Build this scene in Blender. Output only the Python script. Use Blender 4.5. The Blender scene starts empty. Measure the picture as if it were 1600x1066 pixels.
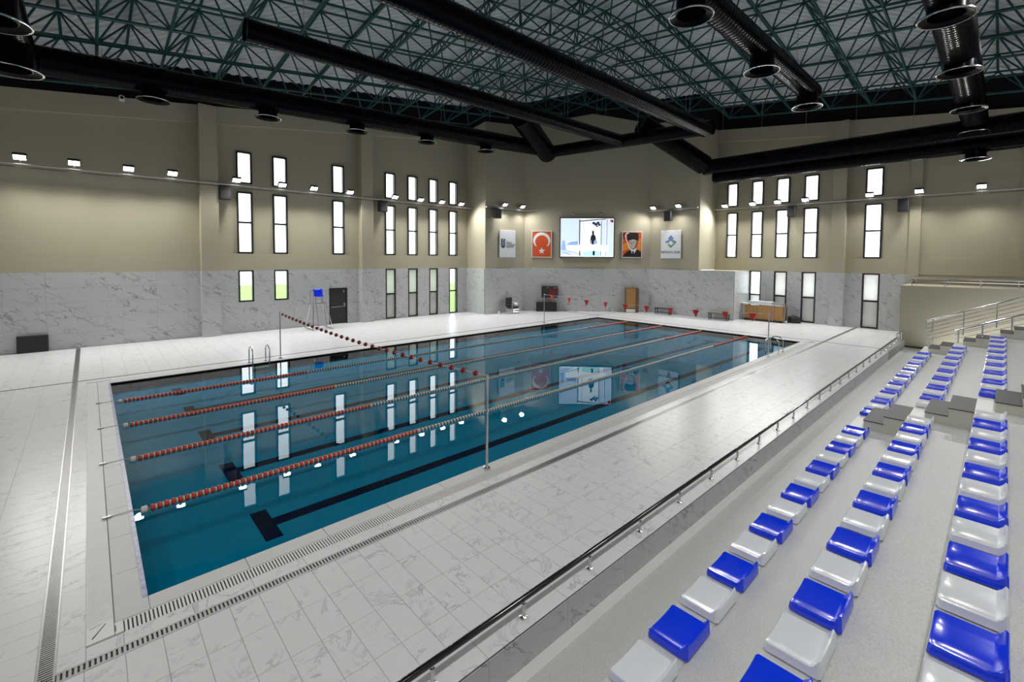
import bpy, math, random
from mathutils import Vector, Matrix
random.seed(7)
SC = bpy.context.scene
COL = SC.collection
R2 = math.sqrt(2)

# ------------------------------------------------------------------ camera
F, CX, CY = 715.57, 822.62, 434.73
PIT, YAW, ROLL = 0.0432, 0.8073, 0.0075
CAMP = Vector((-0.416, -6.877, 4.033))
fw = Vector((math.cos(YAW)*math.cos(PIT), math.sin(YAW)*math.cos(PIT), -math.sin(PIT)))
rt = Vector((math.sin(YAW), -math.cos(YAW), 0)); up = rt.cross(fw)
cr = rt*math.cos(ROLL)+up*math.sin(ROLL); cu = -rt*math.sin(ROLL)+up*math.cos(ROLL)
cam = bpy.data.cameras.new('camera'); camo = bpy.data.objects.new('camera', cam); COL.objects.link(camo)
camo.matrix_world = Matrix(((cr.x, cu.x, -fw.x, CAMP.x), (cr.y, cu.y, -fw.y, CAMP.y), (cr.z, cu.z, -fw.z, CAMP.z), (0, 0, 0, 1)))
cam.sensor_width = 36; cam.lens = F/1600*36
cam.shift_x = -(CX-800)/1600; cam.shift_y = (CY-533)/1600
cam.clip_start = 0.05; cam.clip_end = 400
SC.camera = camo
# ------------------------------------------------------------------ world, exposure
W = bpy.data.worlds.new('overcast_sky'); SC.world = W; W.use_nodes = True
bg = W.node_tree.nodes['Background']; bg.inputs[0].default_value = (0.93, 0.97, 1.0, 1); bg.inputs[1].default_value = 4.0
VS = SC.view_settings
SC.display_settings.display_device = 'sRGB'
VS.view_transform = 'Standard'; VS.look = 'None'; VS.exposure = 0.06; VS.gamma = 1.0; VS.use_curve_mapping = False
LAMP_W = 520.0        # watts of one floodlight
try:
    SC.cycles.use_denoising = True
    SC.cycles.max_bounces = 6; SC.cycles.diffuse_bounces = 3; SC.cycles.glossy_bounces = 3
    SC.cycles.use_adaptive_sampling = True; SC.cycles.adaptive_threshold = .02
    SC.cycles.transparent_max_bounces = 8; SC.cycles.sample_clamp_indirect = 6
    SC.cycles.caustics_reflective = False; SC.cycles.caustics_refractive = False
except Exception:
    pass

# ------------------------------------------------------------------ helpers
def roof(x, y): return 15.0-0.17*abs(x-y-12.4)/R2
def proj(p):
    d = Vector(p)-CAMP; k = d.dot(fw)
    if k < 0.1: return None
    return (CX+F*d.dot(cr)/k, CY-F*d.dot(cu)/k, k)

class MB:
    def __init__(s): s.v = []; s.f = []; s.m = []
    def add(s, vs, fs, mi=0):
        o = len(s.v); s.v += [tuple(v) for v in vs]; s.f += [tuple(i+o for i in f) for f in fs]; s.m += [mi]*len(fs); return s
    def box(s, x0, x1, y0, y1, z0, z1, mi=0):
        if x0 > x1: x0, x1 = x1, x0
        if y0 > y1: y0, y1 = y1, y0
        return s.add([(x0,y0,z0),(x1,y0,z0),(x1,y1,z0),(x0,y1,z0),(x0,y0,z1),(x1,y0,z1),(x1,y1,z1),(x0,y1,z1)],
              [(0,3,2,1),(4,5,6,7),(0,1,5,4),(1,2,6,5),(2,3,7,6),(3,0,4,7)], mi)
    def bev(s, x0, x1, y0, y1, z0, z1, b=0.01, mi=0):
        # box with chamfered top edges and vertical corners (octagonal outline)
        def ring(i, z):
            return [(x0+i+b,y0+i,z),(x1-i-b,y0+i,z),(x1-i,y0+i+b,z),(x1-i,y1-i-b,z),(x1-i-b,y1-i,z),(x0+i+b,y1-i,z),(x0+i,y1-i-b,z),(x0+i,y0+i+b,z)]
        vs = ring(b*.6, z0)+ring(0, z0+b)+ring(0, z1-b)+ring(b*.6, z1)
        fs = [tuple(range(7,-1,-1)), tuple(range(24,32))]
        for k in range(3):
            for i in range(8): fs.append((k*8+i, k*8+(i+1)%8, (k+1)*8+(i+1)%8, (k+1)*8+i))
        return s.add(vs, fs, mi)
    def cyl(s, p, q, r, n=8, cap=True, r2=None, mi=0):
        p = Vector(p); q = Vector(q); d = (q-p)
        if d.length < 1e-6: return s
        d.normalize(); a = Vector((0,0,1)) if abs(d.z) < .9 else Vector((1,0,0)); u = d.cross(a).normalized(); w = d.cross(u)
        r2 = r if r2 is None else r2; vs = []
        for c, rr in ((p, r), (q, r2)):
            for i in range(n):
                t = 2*math.pi*i/n; vs.append(c+u*math.cos(t)*rr+w*math.sin(t)*rr)
        fs = [(i, (i+1) % n, n+(i+1) % n, n+i) for i in range(n)]
        if cap: fs += [tuple(range(n-1, -1, -1)), tuple(range(n, 2*n))]
        return s.add(vs, fs, mi)
    def tube(s, pts, r, n=8, mi=0):
        # swept tube through points
        pts = [Vector(p) for p in pts]; vs = []; fs = []; m = len(pts)
        u = None
        for k in range(m):
            d = (pts[min(k+1, m-1)]-pts[max(k-1, 0)]).normalized()
            if u is None:
                a = Vector((0,0,1)) if abs(d.z) < .9 else Vector((1,0,0)); u = d.cross(a).normalized()
            u = (u-d*u.dot(d)).normalized(); w = d.cross(u)
            for i in range(n):
                t = 2*math.pi*i/n; vs.append(pts[k]+u*math.cos(t)*r+w*math.sin(t)*r)
        for k in range(m-1):
            for i in range(n): fs.append((k*n+i, k*n+(i+1) % n, (k+1)*n+(i+1) % n, (k+1)*n+i))
        fs += [tuple(range(n-1, -1, -1)), tuple(range((m-1)*n, m*n))]
        return s.add(vs, fs, mi)
    def lathe(s, c, prof, n=16, axis='z', mi=0, close=False):
        # prof: list of (radius, height) ; axis x / y / z
        vs = []; c = Vector(c)
        for r, h in prof:
            for i in range(n):
                t = 2*math.pi*i/n; a, b = r*math.cos(t), r*math.sin(t)
                vs.append(c+Vector({'z': (a, b, h), 'x': (h, a, b), 'y': (b, h, a)}[axis]))
        fs = []
        for k in range(len(prof)-1):
            for i in range(n): fs.append((k*n+i, k*n+(i+1) % n, (k+1)*n+(i+1) % n, (k+1)*n+i))
        if close: fs += [tuple(range(n-1, -1, -1)), tuple(range((len(prof)-1)*n, len(prof)*n))]
        return s.add(vs, fs, mi)
    def prism(s, poly, d0, d1, plane='xz', mi=0):
        # extrude a 2D polygon; plane xz -> thickness along y, yz -> along x, xy -> along z
        n = len(poly)
        def P(a, b, d): return {'xz': (a, d, b), 'yz': (d, a, b), 'xy': (a, b, d)}[plane]
        vs = [P(a, b, d0) for a, b in poly]+[P(a, b, d1) for a, b in poly]
        fs = [tuple(range(n)), tuple(range(2*n-1, n-1, -1))]+[(i, n+i, n+(i+1) % n, (i+1) % n) for i in range(n)]
        return s.add(vs, fs, mi)
    def xf(s, m):
        s.v = [tuple(m @ Vector(v)) for v in s.v]; return s
    def mesh(s, name, mats, off=(0,0,0), smooth=False):
        me = bpy.data.meshes.new(name)
        me.from_pydata([(a-off[0], b-off[1], c-off[2]) for a, b, c in s.v], [], s.f)
        if not isinstance(mats, (list, tuple)): mats = [mats]
        for m in mats: me.materials.append(m)
        if len(mats) > 1: me.polygons.foreach_set('material_index', s.m)
        me.update(); me.validate()
        import bmesh
        b = bmesh.new(); b.from_mesh(me); bmesh.ops.recalc_face_normals(b, faces=b.faces); b.to_mesh(me); b.free()
        if smooth:
            me.polygons.foreach_set('use_smooth', [True]*len(me.polygons))
            try: me.set_sharp_from_angle(angle=math.radians(38))
            except Exception: pass
        return me
    def build(s, name, mats, parent=None, smooth=False, label=None):
        o = bpy.data.objects.new(name, s.mesh(name, mats, ORG.get(rootname(parent), (0,0,0)) if parent else (0,0,0), smooth))
        COL.objects.link(o)
        if parent: o.parent = parent
        if label: o['label'] = label
        return o
ORG = {}
def rootname(o):
    while o is not None and o.parent: o = o.parent
    return o.name if o else ''
def tag(o, label=None, cat=None, group=None, kind=None):
    if label: o['label'] = label
    if cat: o['category'] = cat
    if group: o['group'] = group
    if kind: o['kind'] = kind
    return o
def thing(name, label, cat, loc=(0,0,0), rz=None, group=None, kind=None):
    o = bpy.data.objects.new(name, None); COL.objects.link(o); o.location = loc; o.empty_display_size = .2
    if rz is None: ORG[o.name] = tuple(loc)          # parts are given in world coordinates
    else: o.rotation_euler = (0, 0, rz)              # parts are given in the thing's own frame
    return tag(o, label, cat, group, kind)
def inst(name, me, parent, loc=(0,0,0), rot=None, scale=None):
    o = bpy.data.objects.new(name, me); COL.objects.link(o)
    o.parent = parent
    og = ORG.get(rootname(parent), (0,0,0)) if parent else (0,0,0)
    o.location = (loc[0]-og[0], loc[1]-og[1], loc[2]-og[2])
    if rot is not None: o.rotation_euler = rot
    if scale is not None: o.scale = scale
    return o
def copy_tree(o, parent=None):
    c = o.copy(); COL.objects.link(c); c.parent = parent
    for ch in o.children: copy_tree(ch, c)
    return c
ORD = ['first','second','third','fourth','fifth','sixth','seventh','eighth','ninth','tenth','eleventh','twelfth','thirteenth','fourteenth','fifteenth','sixteenth','seventeenth','eighteenth','nineteenth','twentieth','twenty-first','twenty-second']

# ------------------------------------------------------------------ materials
def newmat(name):
    m = bpy.data.materials.new(name); m.use_nodes = True
    nt = m.node_tree; b = nt.nodes['Principled BSDF']; return m, nt, b
def N(nt, t, **k):
    n = nt.nodes.new(t)
    for a, v in k.items():
        if a in n.inputs.keys() if hasattr(n.inputs, 'keys') else False: n.inputs[a].default_value = v
        else: setattr(n, a, v)
    return n
def mat(name, col, rough=.5, metal=0.0, var=.06, scale=3.0, bump=0.0, bscale=60.0, spec=.5, coat=0.0):
    m, nt, b = newmat(name); L = nt.links
    tc = N(nt, 'ShaderNodeTexCoord'); nz = N(nt, 'ShaderNodeTexNoise'); nz.inputs['Scale'].default_value = scale; nz.inputs['Detail'].default_value = 4
    L.new(tc.outputs['Object'], nz.inputs['Vector'])
    mx = N(nt, 'ShaderNodeMix', data_type='RGBA')
    mx.inputs[6].default_value = (*[max(0, c*(1-var)) for c in col], 1); mx.inputs[7].default_value = (*[min(1, c*(1+var)) for c in col], 1)
    L.new(nz.outputs['Fac'], mx.inputs[0]); L.new(mx.outputs[2], b.inputs['Base Color'])
    b.inputs['Roughness'].default_value = rough; b.inputs['Metallic'].default_value = metal
    b.inputs['Specular IOR Level'].default_value = spec; b.inputs['Coat Weight'].default_value = coat
    if bump:
        n2 = N(nt, 'ShaderNodeTexNoise'); n2.inputs['Scale'].default_value = bscale; L.new(tc.outputs['Object'], n2.inputs['Vector'])
        bp = N(nt, 'ShaderNodeBump'); bp.inputs['Strength'].default_value = bump; bp.inputs['Distance'].default_value = .01
        L.new(n2.outputs['Fac'], bp.inputs['Height']); L.new(bp.outputs['Normal'], b.inputs['Normal'])
    return m
def marble(name, base, vein, rough, scale=1.2, stretch=(1,1,1), rot=(0,0,0), width=.02, tint=.04, amount=.8, spec=.5):
    m, nt, b = newmat(name); L = nt.links
    tc = N(nt, 'ShaderNodeTexCoord'); oi = N(nt, 'ShaderNodeObjectInfo')
    mp = N(nt, 'ShaderNodeMapping'); mp.vector_type = 'TEXTURE'; mp.inputs['Rotation'].default_value = rot; mp.inputs['Scale'].default_value = stretch
    L.new(tc.outputs['Object'], mp.inputs['Vector'])
    ml = N(nt, 'ShaderNodeMath', operation='MULTIPLY'); ml.inputs[1].default_value = 97.0; L.new(oi.outputs['Random'], ml.inputs[0])
    ad = N(nt, 'ShaderNodeVectorMath', operation='ADD'); L.new(mp.outputs[0], ad.inputs[0]); L.new(ml.outputs[0], ad.inputs[1])
    n1 = N(nt, 'ShaderNodeTexNoise'); n1.inputs['Scale'].default_value = scale; n1.inputs['Detail'].default_value = 6; n1.inputs['Roughness'].default_value = .62; n1.inputs['Distortion'].default_value = .6
    L.new(ad.outputs[0], n1.inputs['Vector'])
    sb = N(nt, 'ShaderNodeMath', operation='SUBTRACT'); sb.inputs[1].default_value = .5; L.new(n1.outputs['Fac'], sb.inputs[0])
    ab = N(nt, 'ShaderNodeMath', operation='ABSOLUTE'); L.new(sb.outputs[0], ab.inputs[0])
    mr = N(nt, 'ShaderNodeMapRange'); mr.inputs['From Min'].default_value = 0; mr.inputs['From Max'].default_value = width; mr.inputs['To Min'].default_value = 1; mr.inputs['To Max'].default_value = 0
    L.new(ab.outputs[0], mr.inputs['Value'])
    n2 = N(nt, 'ShaderNodeTexNoise'); n2.inputs['Scale'].default_value = scale*.8; n2.inputs['Detail'].default_value = 3; L.new(ad.outputs[0], n2.inputs['Vector'])
    m2 = N(nt, 'ShaderNodeMapRange'); m2.inputs['From Min'].default_value = .42; m2.inputs['From Max'].default_value = .66; m2.inputs['To Max'].default_value = amount; L.new(n2.outputs['Fac'], m2.inputs['Value'])
    mm = N(nt, 'ShaderNodeMath', operation='MULTIPLY'); L.new(mr.outputs[0], mm.inputs[0]); L.new(m2.outputs[0], mm.inputs[1])
    mx0 = N(nt, 'ShaderNodeMix', data_type='RGBA'); mx0.inputs[6].default_value = (*[c*(1-tint) for c in base], 1); mx0.inputs[7].default_value = (*[min(1, c*(1+tint)) for c in base], 1); L.new(n2.outputs['Fac'], mx0.inputs[0])
    mx = N(nt, 'ShaderNodeMix', data_type='RGBA'); L.new(mx0.outputs[2], mx.inputs[6]); mx.inputs[7].default_value = (*vein, 1); L.new(mm.outputs[0], mx.inputs[0])
    L.new(mx.outputs[2], b.inputs['Base Color']); b.inputs['Roughness'].default_value = rough; b.inputs['Specular IOR Level'].default_value = spec
    return m
def emis(name, col, s):
    m, nt, b = newmat(name)
    b.inputs['Base Color'].default_value = (*col, 1); b.inputs['Emission Color'].default_value = (*col, 1); b.inputs['Emission Strength'].default_value = s
    return m
M = {}
M['paint'] = mat('cream_wall_paint', (.42,.382,.282), .75, var=.03, scale=.6, bump=.05, bscale=25)
M['marble_deck'] = marble('white_marble_deck', (.74,.745,.76), (.36,.37,.39), .3, 2.2, (1,1,1), (0,0,.6), .022, .03, spec=.35)
M['marble_deck_y'] = M['marble_deck']
M['marble_wall'] = marble('grey_marble_wall', (.50,.515,.52), (.13,.14,.155), .3, 1.7, (1.5,1.5,.5), (0,.62,0), .026, .06, amount=1.0)
M['marble_wall_y'] = marble('grey_marble_wall_turned', (.50,.515,.52), (.13,.14,.155), .3, 1.7, (1.5,1.5,.5), (.62,0,0), .026, .06, amount=1.0)
M['grout'] = mat('grey_tile_grout', (.36,.36,.36), .8)
M['coping'] = mat('pale_grey_coping_tile', (.60,.60,.60), .45, var=.05, bump=.1)
M['white_plastic'] = mat('white_grating_plastic', (.78,.78,.77), .4)
M['dark_gap'] = mat('dark_channel', (.03,.03,.035), .7)
M['steel'] = mat('brushed_steel', (.45,.45,.45), .35, .9)
M['chrome'] = mat('polished_steel', (.6,.6,.6), .18, 1.0)
M['blackmetal'] = mat('black_duct_metal', (.003,.003,.005), .22, .0, spec=.07, var=.2)
M['blackframe'] = mat('black_window_frame', (.012,.012,.014), .4)
M['teal'] = mat('teal_painted_steel', (.004,.068,.068), .45, .0, var=.2)
M['sheet'] = mat('grey_roof_sheet', (.73,.76,.80), .45, .0, var=.06, scale=.4)
M['darkeave'] = mat('dark_eave_face', (.009,.008,.011), .9, spec=.2)
M['pooltile'] = mat('blue_pool_tile', (.003,.185,.32), .9, var=.05, scale=1.2, spec=0.0)
M['navytile'] = mat('navy_pool_tile', (.001,.006,.026), .9, var=.2, scale=30, spec=0.0)
M['box_paint_shaded'] = mat('shade_darkened_landing_paint', (.32,.29,.215), .75, var=.04, scale=.6)  # wall paint darkened: shade on the landing block is put into the colour
M['bluestrip'] = mat('mottled_blue_white_tile', (.32,.34,.52), .35, var=.6, scale=14)
M['bluebeige'] = mat('beige_concrete_face', (.58,.57,.50), .7)
M['terrace'] = mat('speckled_grey_terrace_coating', (.60,.61,.60), .34, var=.30, scale=55, bump=.5, bscale=70)
M['terr_edge'] = mat('pale_terrace_nosing', (.74,.75,.74), .4, var=.05)
M['stepdark'] = mat('dark_grey_step_tread', (.075,.072,.075), .5, var=.2, scale=12, spec=.3)
M['seat_blue'] = mat('glossy_blue_seat', (.0,.042,.92), .16, var=.02, coat=.5)
M['seat_white'] = mat('glossy_white_seat', (.80,.83,.88), .18, var=.01, coat=.5)
M['rubber'] = mat('black_rubber', (.015,.015,.015), .6)
M['redfloat'] = mat('red_float_plastic', (.60,.045,.012), .4, var=.1)
M['whitefloat'] = mat('white_float_plastic', (.70,.66,.60), .4)
M['redball'] = mat('dark_red_ball', (.26,.012,.012), .4)
M['redflag'] = mat('red_pennant_fabric', (.62,.02,.012), .7)
M['cord'] = mat('pale_cord', (.55,.55,.52), .6)
M['wood'] = mat('orange_brown_wood', (.42,.22,.07), .45, var=.15, scale=6)
M['wooddark'] = mat('dark_wood_side', (.15,.10,.045), .5, var=.15, scale=6)
M['darkcab'] = mat('charcoal_cabinet', (.02,.02,.024), .4)
M['darkred'] = mat('dark_red_panel', (.12,.012,.012), .5)
M['board'] = mat('white_board_print', (.72,.74,.78), .4, var=.01)
M['navy'] = mat('navy_print', (.012,.022,.07), .5)
M['orange'] = mat('orange_red_print', (.62,.085,.02), .5, var=.12, scale=2)
M['orange2'] = mat('amber_print', (.75,.24,.02), .5, var=.35, scale=3)
M['whiteprint'] = mat('silver_white_print', (.75,.76,.77), .4, var=.08)
M['blackprint'] = mat('black_print', (.01,.009,.009), .5)
M['skin'] = mat('grey_portrait_print', (.50,.42,.36), .5, var=.12, scale=9)
M['skinshade'] = mat('grey_brown_portrait_shade', (.16,.12,.10), .5)
M['bluelogo'] = mat('blue_print', (.12,.25,.50), .5)
M['greenlogo'] = mat('green_print', (.07,.28,.05), .5)
M['grass'] = mat('lawn_grass', (.20,.42,.07), .9, var=.3, scale=2)
M['lamp'] = emis('floodlight_lens', (.96,.98,1.0), 14.0)
M['screen_w'] = emis('screen_white', (.93,.97,1.0), .95)
M['screen_b'] = emis('screen_pale_blue', (.30,.45,.85), .75)
M['screen_bb'] = emis('screen_soft_blue', (.60,.72,.96), .85)
M['screen_d'] = emis('screen_dark_blue', (.03,.05,.16), .5)
M['screen_k'] = emis('screen_charcoal', (.02,.02,.04), .3)
M['screen_c'] = emis('screen_cyan', (.45,.85,.85), .9)
M['screen_r'] = emis('screen_red', (.7,.02,.03), .8)
def glassmat(name, tint, refl, rough):
    m, nt, b = newmat(name); L = nt.links; nt.nodes.remove(b); out = nt.nodes['Material Output']
    tr = N(nt, 'ShaderNodeBsdfTransparent'); tr.inputs[0].default_value = (*tint, 1)
    gl = N(nt, 'ShaderNodeBsdfGlossy'); gl.inputs['Roughness'].default_value = rough
    fr = N(nt, 'ShaderNodeLayerWeight'); fr.inputs['Blend'].default_value = .5      # same from both sides (Schlick)
    pw = N(nt, 'ShaderNodeMath', operation='POWER'); pw.inputs[1].default_value = 5.0; L.new(fr.outputs['Facing'], pw.inputs[0])
    f0 = ((refl-1)/(refl+1))**2
    ma = N(nt, 'ShaderNodeMath', operation='MULTIPLY_ADD'); ma.inputs[1].default_value = 1-f0; ma.inputs[2].default_value = f0; L.new(pw.outputs[0], ma.inputs[0])
    mx = N(nt, 'ShaderNodeMixShader'); L.new(ma.outputs[0], mx.inputs[0]); L.new(tr.outputs[0], mx.inputs[1]); L.new(gl.outputs[0], mx.inputs[2]); L.new(mx.outputs[0], out.inputs['Surface'])
    return m, nt, mx, gl, fr, tr
M['nozrim'] = mat('polished_rim', (.55,.55,.55), .2, 1.0)
M['rail_dark'] = mat('dark_polished_handrail', (.10,.10,.10), .12, 1.0)
M['glass'] = glassmat('clear_window_glass', (.95,.97,.97), 1.45, .02)[0]
def frosted(name, k0, k1):
    m, nt, b = newmat(name); L = nt.links; out = nt.nodes['Material Output']
    b.inputs['Base Color'].default_value = (.55,.55,.54,1); b.inputs['Roughness'].default_value = .3
    tl = N(nt, 'ShaderNodeBsdfTranslucent'); tl.inputs[0].default_value = (.75,.75,.73,1)
    tc = N(nt, 'ShaderNodeTexCoord'); nz = N(nt, 'ShaderNodeTexNoise'); nz.inputs['Scale'].default_value = 1.5; L.new(tc.outputs['Object'], nz.inputs['Vector'])
    mr = N(nt, 'ShaderNodeMapRange'); mr.inputs['To Min'].default_value = k0; mr.inputs['To Max'].default_value = k1; L.new(nz.outputs['Fac'], mr.inputs['Value'])
    mx = N(nt, 'ShaderNodeMixShader'); L.new(mr.outputs[0], mx.inputs[0]); L.new(b.outputs[0], mx.inputs[1]); L.new(tl.outputs[0], mx.inputs[2]); L.new(mx.outputs[0], out.inputs['Surface'])
    return m
M['frost'] = frosted('frosted_window_glass', .15, .4); M['frost_pale'] = frosted('pale_frosted_window_glass', .5, .8)
def watermat():
    m, nt, mx, gl, fr, tr = glassmat('pool_water', (.65,.97,.98), 1.33, .0)
    L = nt.links; gl.inputs['Roughness'].default_value = .0
    tc = N(nt, 'ShaderNodeTexCoord')
    n1 = N(nt, 'ShaderNodeTexNoise'); n1.inputs['Scale'].default_value = 1.1; n1.inputs['Detail'].default_value = 2; L.new(tc.outputs['Object'], n1.inputs['Vector'])
    n2 = N(nt, 'ShaderNodeTexNoise'); n2.inputs['Scale'].default_value = .25; L.new(tc.outputs['Object'], n2.inputs['Vector'])
    mu = N(nt, 'ShaderNodeMath', operation='MULTIPLY'); L.new(n1.outputs['Fac'], mu.inputs[0]); L.new(n2.outputs['Fac'], mu.inputs[1])
    bp = N(nt, 'ShaderNodeBump'); bp.inputs['Strength'].default_value = .06; bp.inputs['Distance'].default_value = .02
    L.new(mu.outputs[0], bp.inputs['Height'])
    L.new(bp.outputs['Normal'], gl.inputs['Normal']); L.new(bp.outputs['Normal'], fr.inputs['Normal'])
    return m
M['water'] = watermat()

# ------------------------------------------------------------------ floor / deck and tiles
PL, PW = 25.0, 12.5
XR, YL = 33.17, 20.94
P1 = Vector((23.9, 18.78)); P2 = Vector((30.55, 11.9))
WX0, WY0 = -9.0, -15.0
CURB = -3.42
floor = MB()
for r in ((WX0, -.0, CURB, YL), (PL, XR, CURB, YL), (0, PL, CURB, 0), (0, PL, PW, YL)):
    floor.box(*r, -.45, -.006)
FL = floor.build('floor', M['grout']); tag(FL, 'white marble tiled pool deck around the water', 'floor', kind='structure')
def inroom(x, y):
    if x > 20.05 and y > 18.75: return False
    if (x-P1.x)*(P1.y-P2.y)+(y-P1.y)*(P2.x-P1.x) > 0 and x > 23: return False
    if x > 30.5 and y > 5.6: return False
    return True
tiles = []    # (x0,x1,y0,y1)
def tile_area(x0, x1, y0, y1, sx, sy, ax=None, ay=None):
    ax = x0 if ax is None else ax; ay = y1 if ay is None else ay
    i0 = math.floor((x0-ax)/sx); i1 = math.ceil((x1-ax)/sx); j0 = math.floor((y0-ay)/sy); j1 = math.ceil((y1-ay)/sy)
    for i in range(i0, i1):
        for j in range(j0, j1):
            a, b, c, d = max(x0, ax+i*sx), min(x1, ax+(i+1)*sx), max(y0, ay+j*sy), min(y1, ay+(j+1)*sy)
            if b-a > .02 and d-c > .02 and inroom((a+b)/2, (c+d)/2): tiles.append((a, b, c, d))
DRL = (-.88, -.74); DRN = (-.855, -.70); DRF = (13.38, 13.46); DRR = (25.82, 25.90)
tile_area(DRL[1], DRR[0], -3.12, DRN[0], .30, .60, .96, -.85)
tile_area(DRR[1], XR, -3.12, DRN[0], .30, .60, .96, -.85)
tile_area(-6.0, DRL[0], -3.12, DRN[0], .60, .30, DRL[0], .13)
tile_area(-6.0, DRL[0], DRN[0], DRF[0], .60, .30, DRL[0], .13)
tile_area(-6.0, DRL[0], DRF[1], YL-.3, .60, .60)
tile_area(DRL[1], DRR[0], DRF[1], YL-.1, .60, .60)
tile_area(DRR[1], XR, DRN[1], 17.5, .60, .60)
# border strips between gratings and drains
tile_area(DRL[1], -.53, -.70, DRF[0], .21, .60, DRL[1], .13)
tile_area(-.53, DRR[0], DRN[1], -.50, .60, .20, .96, DRN[1])
tile_area(-.53, DRR[0], 13.0, DRF[0], .60, .38, 0, 13.0)
tile_area(25.5, DRR[0], -.5, 13.0, .32, .60, 25.5, 0)
def scr_area(t):
    ps = [proj((x, y, 0)) for x, y in ((t[0], t[2]), (t[1], t[2]), (t[1], t[3]), (t[0], t[3]))]
    if any(p is None for p in ps): return 0
    c = (sum(p[0] for p in ps)/4, sum(p[1] for p in ps)/4)
    if not (0 < c[0] < 1600 and 0 < c[1] < 1066): return 0
    a = 0
    for i in range(4): a += ps[i][0]*ps[(i+1) % 4][1]-ps[(i+1) % 4][0]*ps[i][1]
    return abs(a)/2
tiles.sort(key=lambda t: -scr_area(t))
tcache = {}
G = .0022
for t in tiles[:300]:
    w, d = round(t[1]-t[0], 3), round(t[3]-t[2], 3)
    if (w, d) not in tcache:
        tcache[(w, d)] = MB().box(-w/2+G, w/2-G, -d/2+G, d/2-G, -.012, 0).mesh('floor_tile', M['marble_deck'])
    inst('floor_tile', tcache[(w, d)], FL, ((t[0]+t[1])/2, (t[2]+t[3])/2, 0))
rest = MB()
for t in tiles[300:]:
    if t[0] > -5 : rest.box(t[0]+G, t[1]-G, t[2]+G, t[3]-G, -.012, 0)
tag(rest.build('floor_tiles', M['marble_deck'], FL), kind='stuff')

# curb along the stand: marble capping slabs and face panels
curb = thing('curb_wall', 'low marble curb between the pool deck and the stand carrying a handrail', 'curb', (0, CURB, -.4))
for i in range(26):
    x0 = -6+i*1.2
    if x0 > 29.5: break
    x1 = min(x0+1.2, 29.9)
    MB().bev(x0+.002, x1-.002, CURB, -3.12-.002, -.02, .004, .003).build('capping_slab', M['marble_deck'], curb)
    MB().box(x0+.002, x1-.002, CURB-.012, CURB+.02, -.4, -.021).build('face_panel', M['marble_wall'], curb)

# ------------------------------------------------------------------ pool basin, coping, water
BZ = -.31
basin = thing('pool_basin', 'rectangular swimming pool basin lined with blue tiles', 'pool', (0, 0, BZ))
MB().box(-.3, PL+.3, -.3, PW+.3, BZ-.25, BZ).build('basin_floor', M['pooltile'], basin)
for nm, b in (('basin_wall', (-.3, 0, -.3, PW+.3)), ('basin_wall', (PL, PL+.3, -.3, PW+.3)), ('basin_wall', (0, PL, -.3, 0)), ('basin_wall', (0, PL, PW, PW+.3))):
    MB().box(*b, BZ, -.20).build(nm, M['pooltile'], basin)
    MB().box(*b, -.20, -.022).build('navy_tile_band', M['navytile'], basin, label='dark navy tile band at the waterline')
# pale bottom tile joints
for k in range(5):
    y = 1.25+2.5*k
    line = MB().box(1.68, 23.32, y-.125, y+.125, BZ, BZ+.006).build('lane_line', M['navytile'], basin, label='dark navy lane line on the pool bottom')
    for x in (1.56, 23.44): MB().box(x-.12, x+.12, y-.5, y+.5, BZ, BZ+.007).build('lane_cross_mark', M['navytile'], basin)
MB().box(-.05, -.001, .0, PW, .0062, .010).build('edge_strip', M['bluestrip'], basin, label='blue and white edge strip along the near left pool end')
cop = [(-.30, 0, -.27, PW+.4), (PL, PL+.27, -.27, PW+.4), (0, PL, -.27, 0), (0, PL, PW, PW+.4)]
for q in cop:
    lx, ly = q[1]-q[0], q[3]-q[2]
    n = int(round(max(lx, ly)/1.0))
    for i in range(n):
        if lx > ly: a = (q[0]+lx*i/n+.002, q[0]+lx*(i+1)/n-.002, q[2], q[3])
        else: a = (q[0], q[1], q[2]+ly*i/n+.002, q[2]+ly*(i+1)/n-.002)
        MB().bev(*a, -.022, .006, .006).build('coping_tile', M['coping'], basin)
wme = bpy.data.meshes.new('pool_water'); wme.from_pydata([(0,0,-.05),(PL,0,-.05),(PL,PW,-.05),(0,PW,-.05)], [], [(0,1,2,3)]); wme.materials.append(M['water']); wme.update()
WO = bpy.data.objects.new('pool_water', wme); COL.objects.link(WO); tag(WO, 'clear teal water filling the swimming pool', 'water', kind='stuff')

def grating(name, label, cat, x0, x1, y0, y1, along, pitch, slat, mslat, mframe, fr):
    t = thing(name, label, cat, ((x0+x1)/2, (y0+y1)/2, -.02))
    MB().box(x0, x1, y0, y1, -.012, -.0045).build('channel', M['dark_gap'], t)  # shallow plate; its dark colour stands for the shade in deep gaps
    f = MB(); s = MB()
    if along == 'x':
        f.box(x0, x1, y0, y0+fr, -.0045, .002); f.box(x0, x1, y1-fr, y1, -.0045, .002)
        n = int((x1-x0)/pitch)
        for i in range(n):
            x = x0+(i+.5)*pitch; s.box(x-slat/2, x+slat/2, y0+fr, y1-fr, -.0045, .001)
    else:
        f.box(x0, x0+fr, y0, y1, -.0045, .002); f.box(x1-fr, x1, y0, y1, -.0045, .002)
        n = int((y1-y0)/pitch)
        for i in range(n):
            y = y0+(i+.5)*pitch; s.box(x0+fr, x1-fr, y-slat/2, y+slat/2, -.0045, .001)
    f.build('edge_frame', mframe, t); tag(s.build('slats', mslat, t), kind='stuff')
    return t
grating('drain_channel', 'grey slotted steel drain running across the deck to the left wall', 'drain', *DRL, -3.1, YL-.3, 'y', .034, .016, M['steel'], M['steel'], .018)
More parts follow.
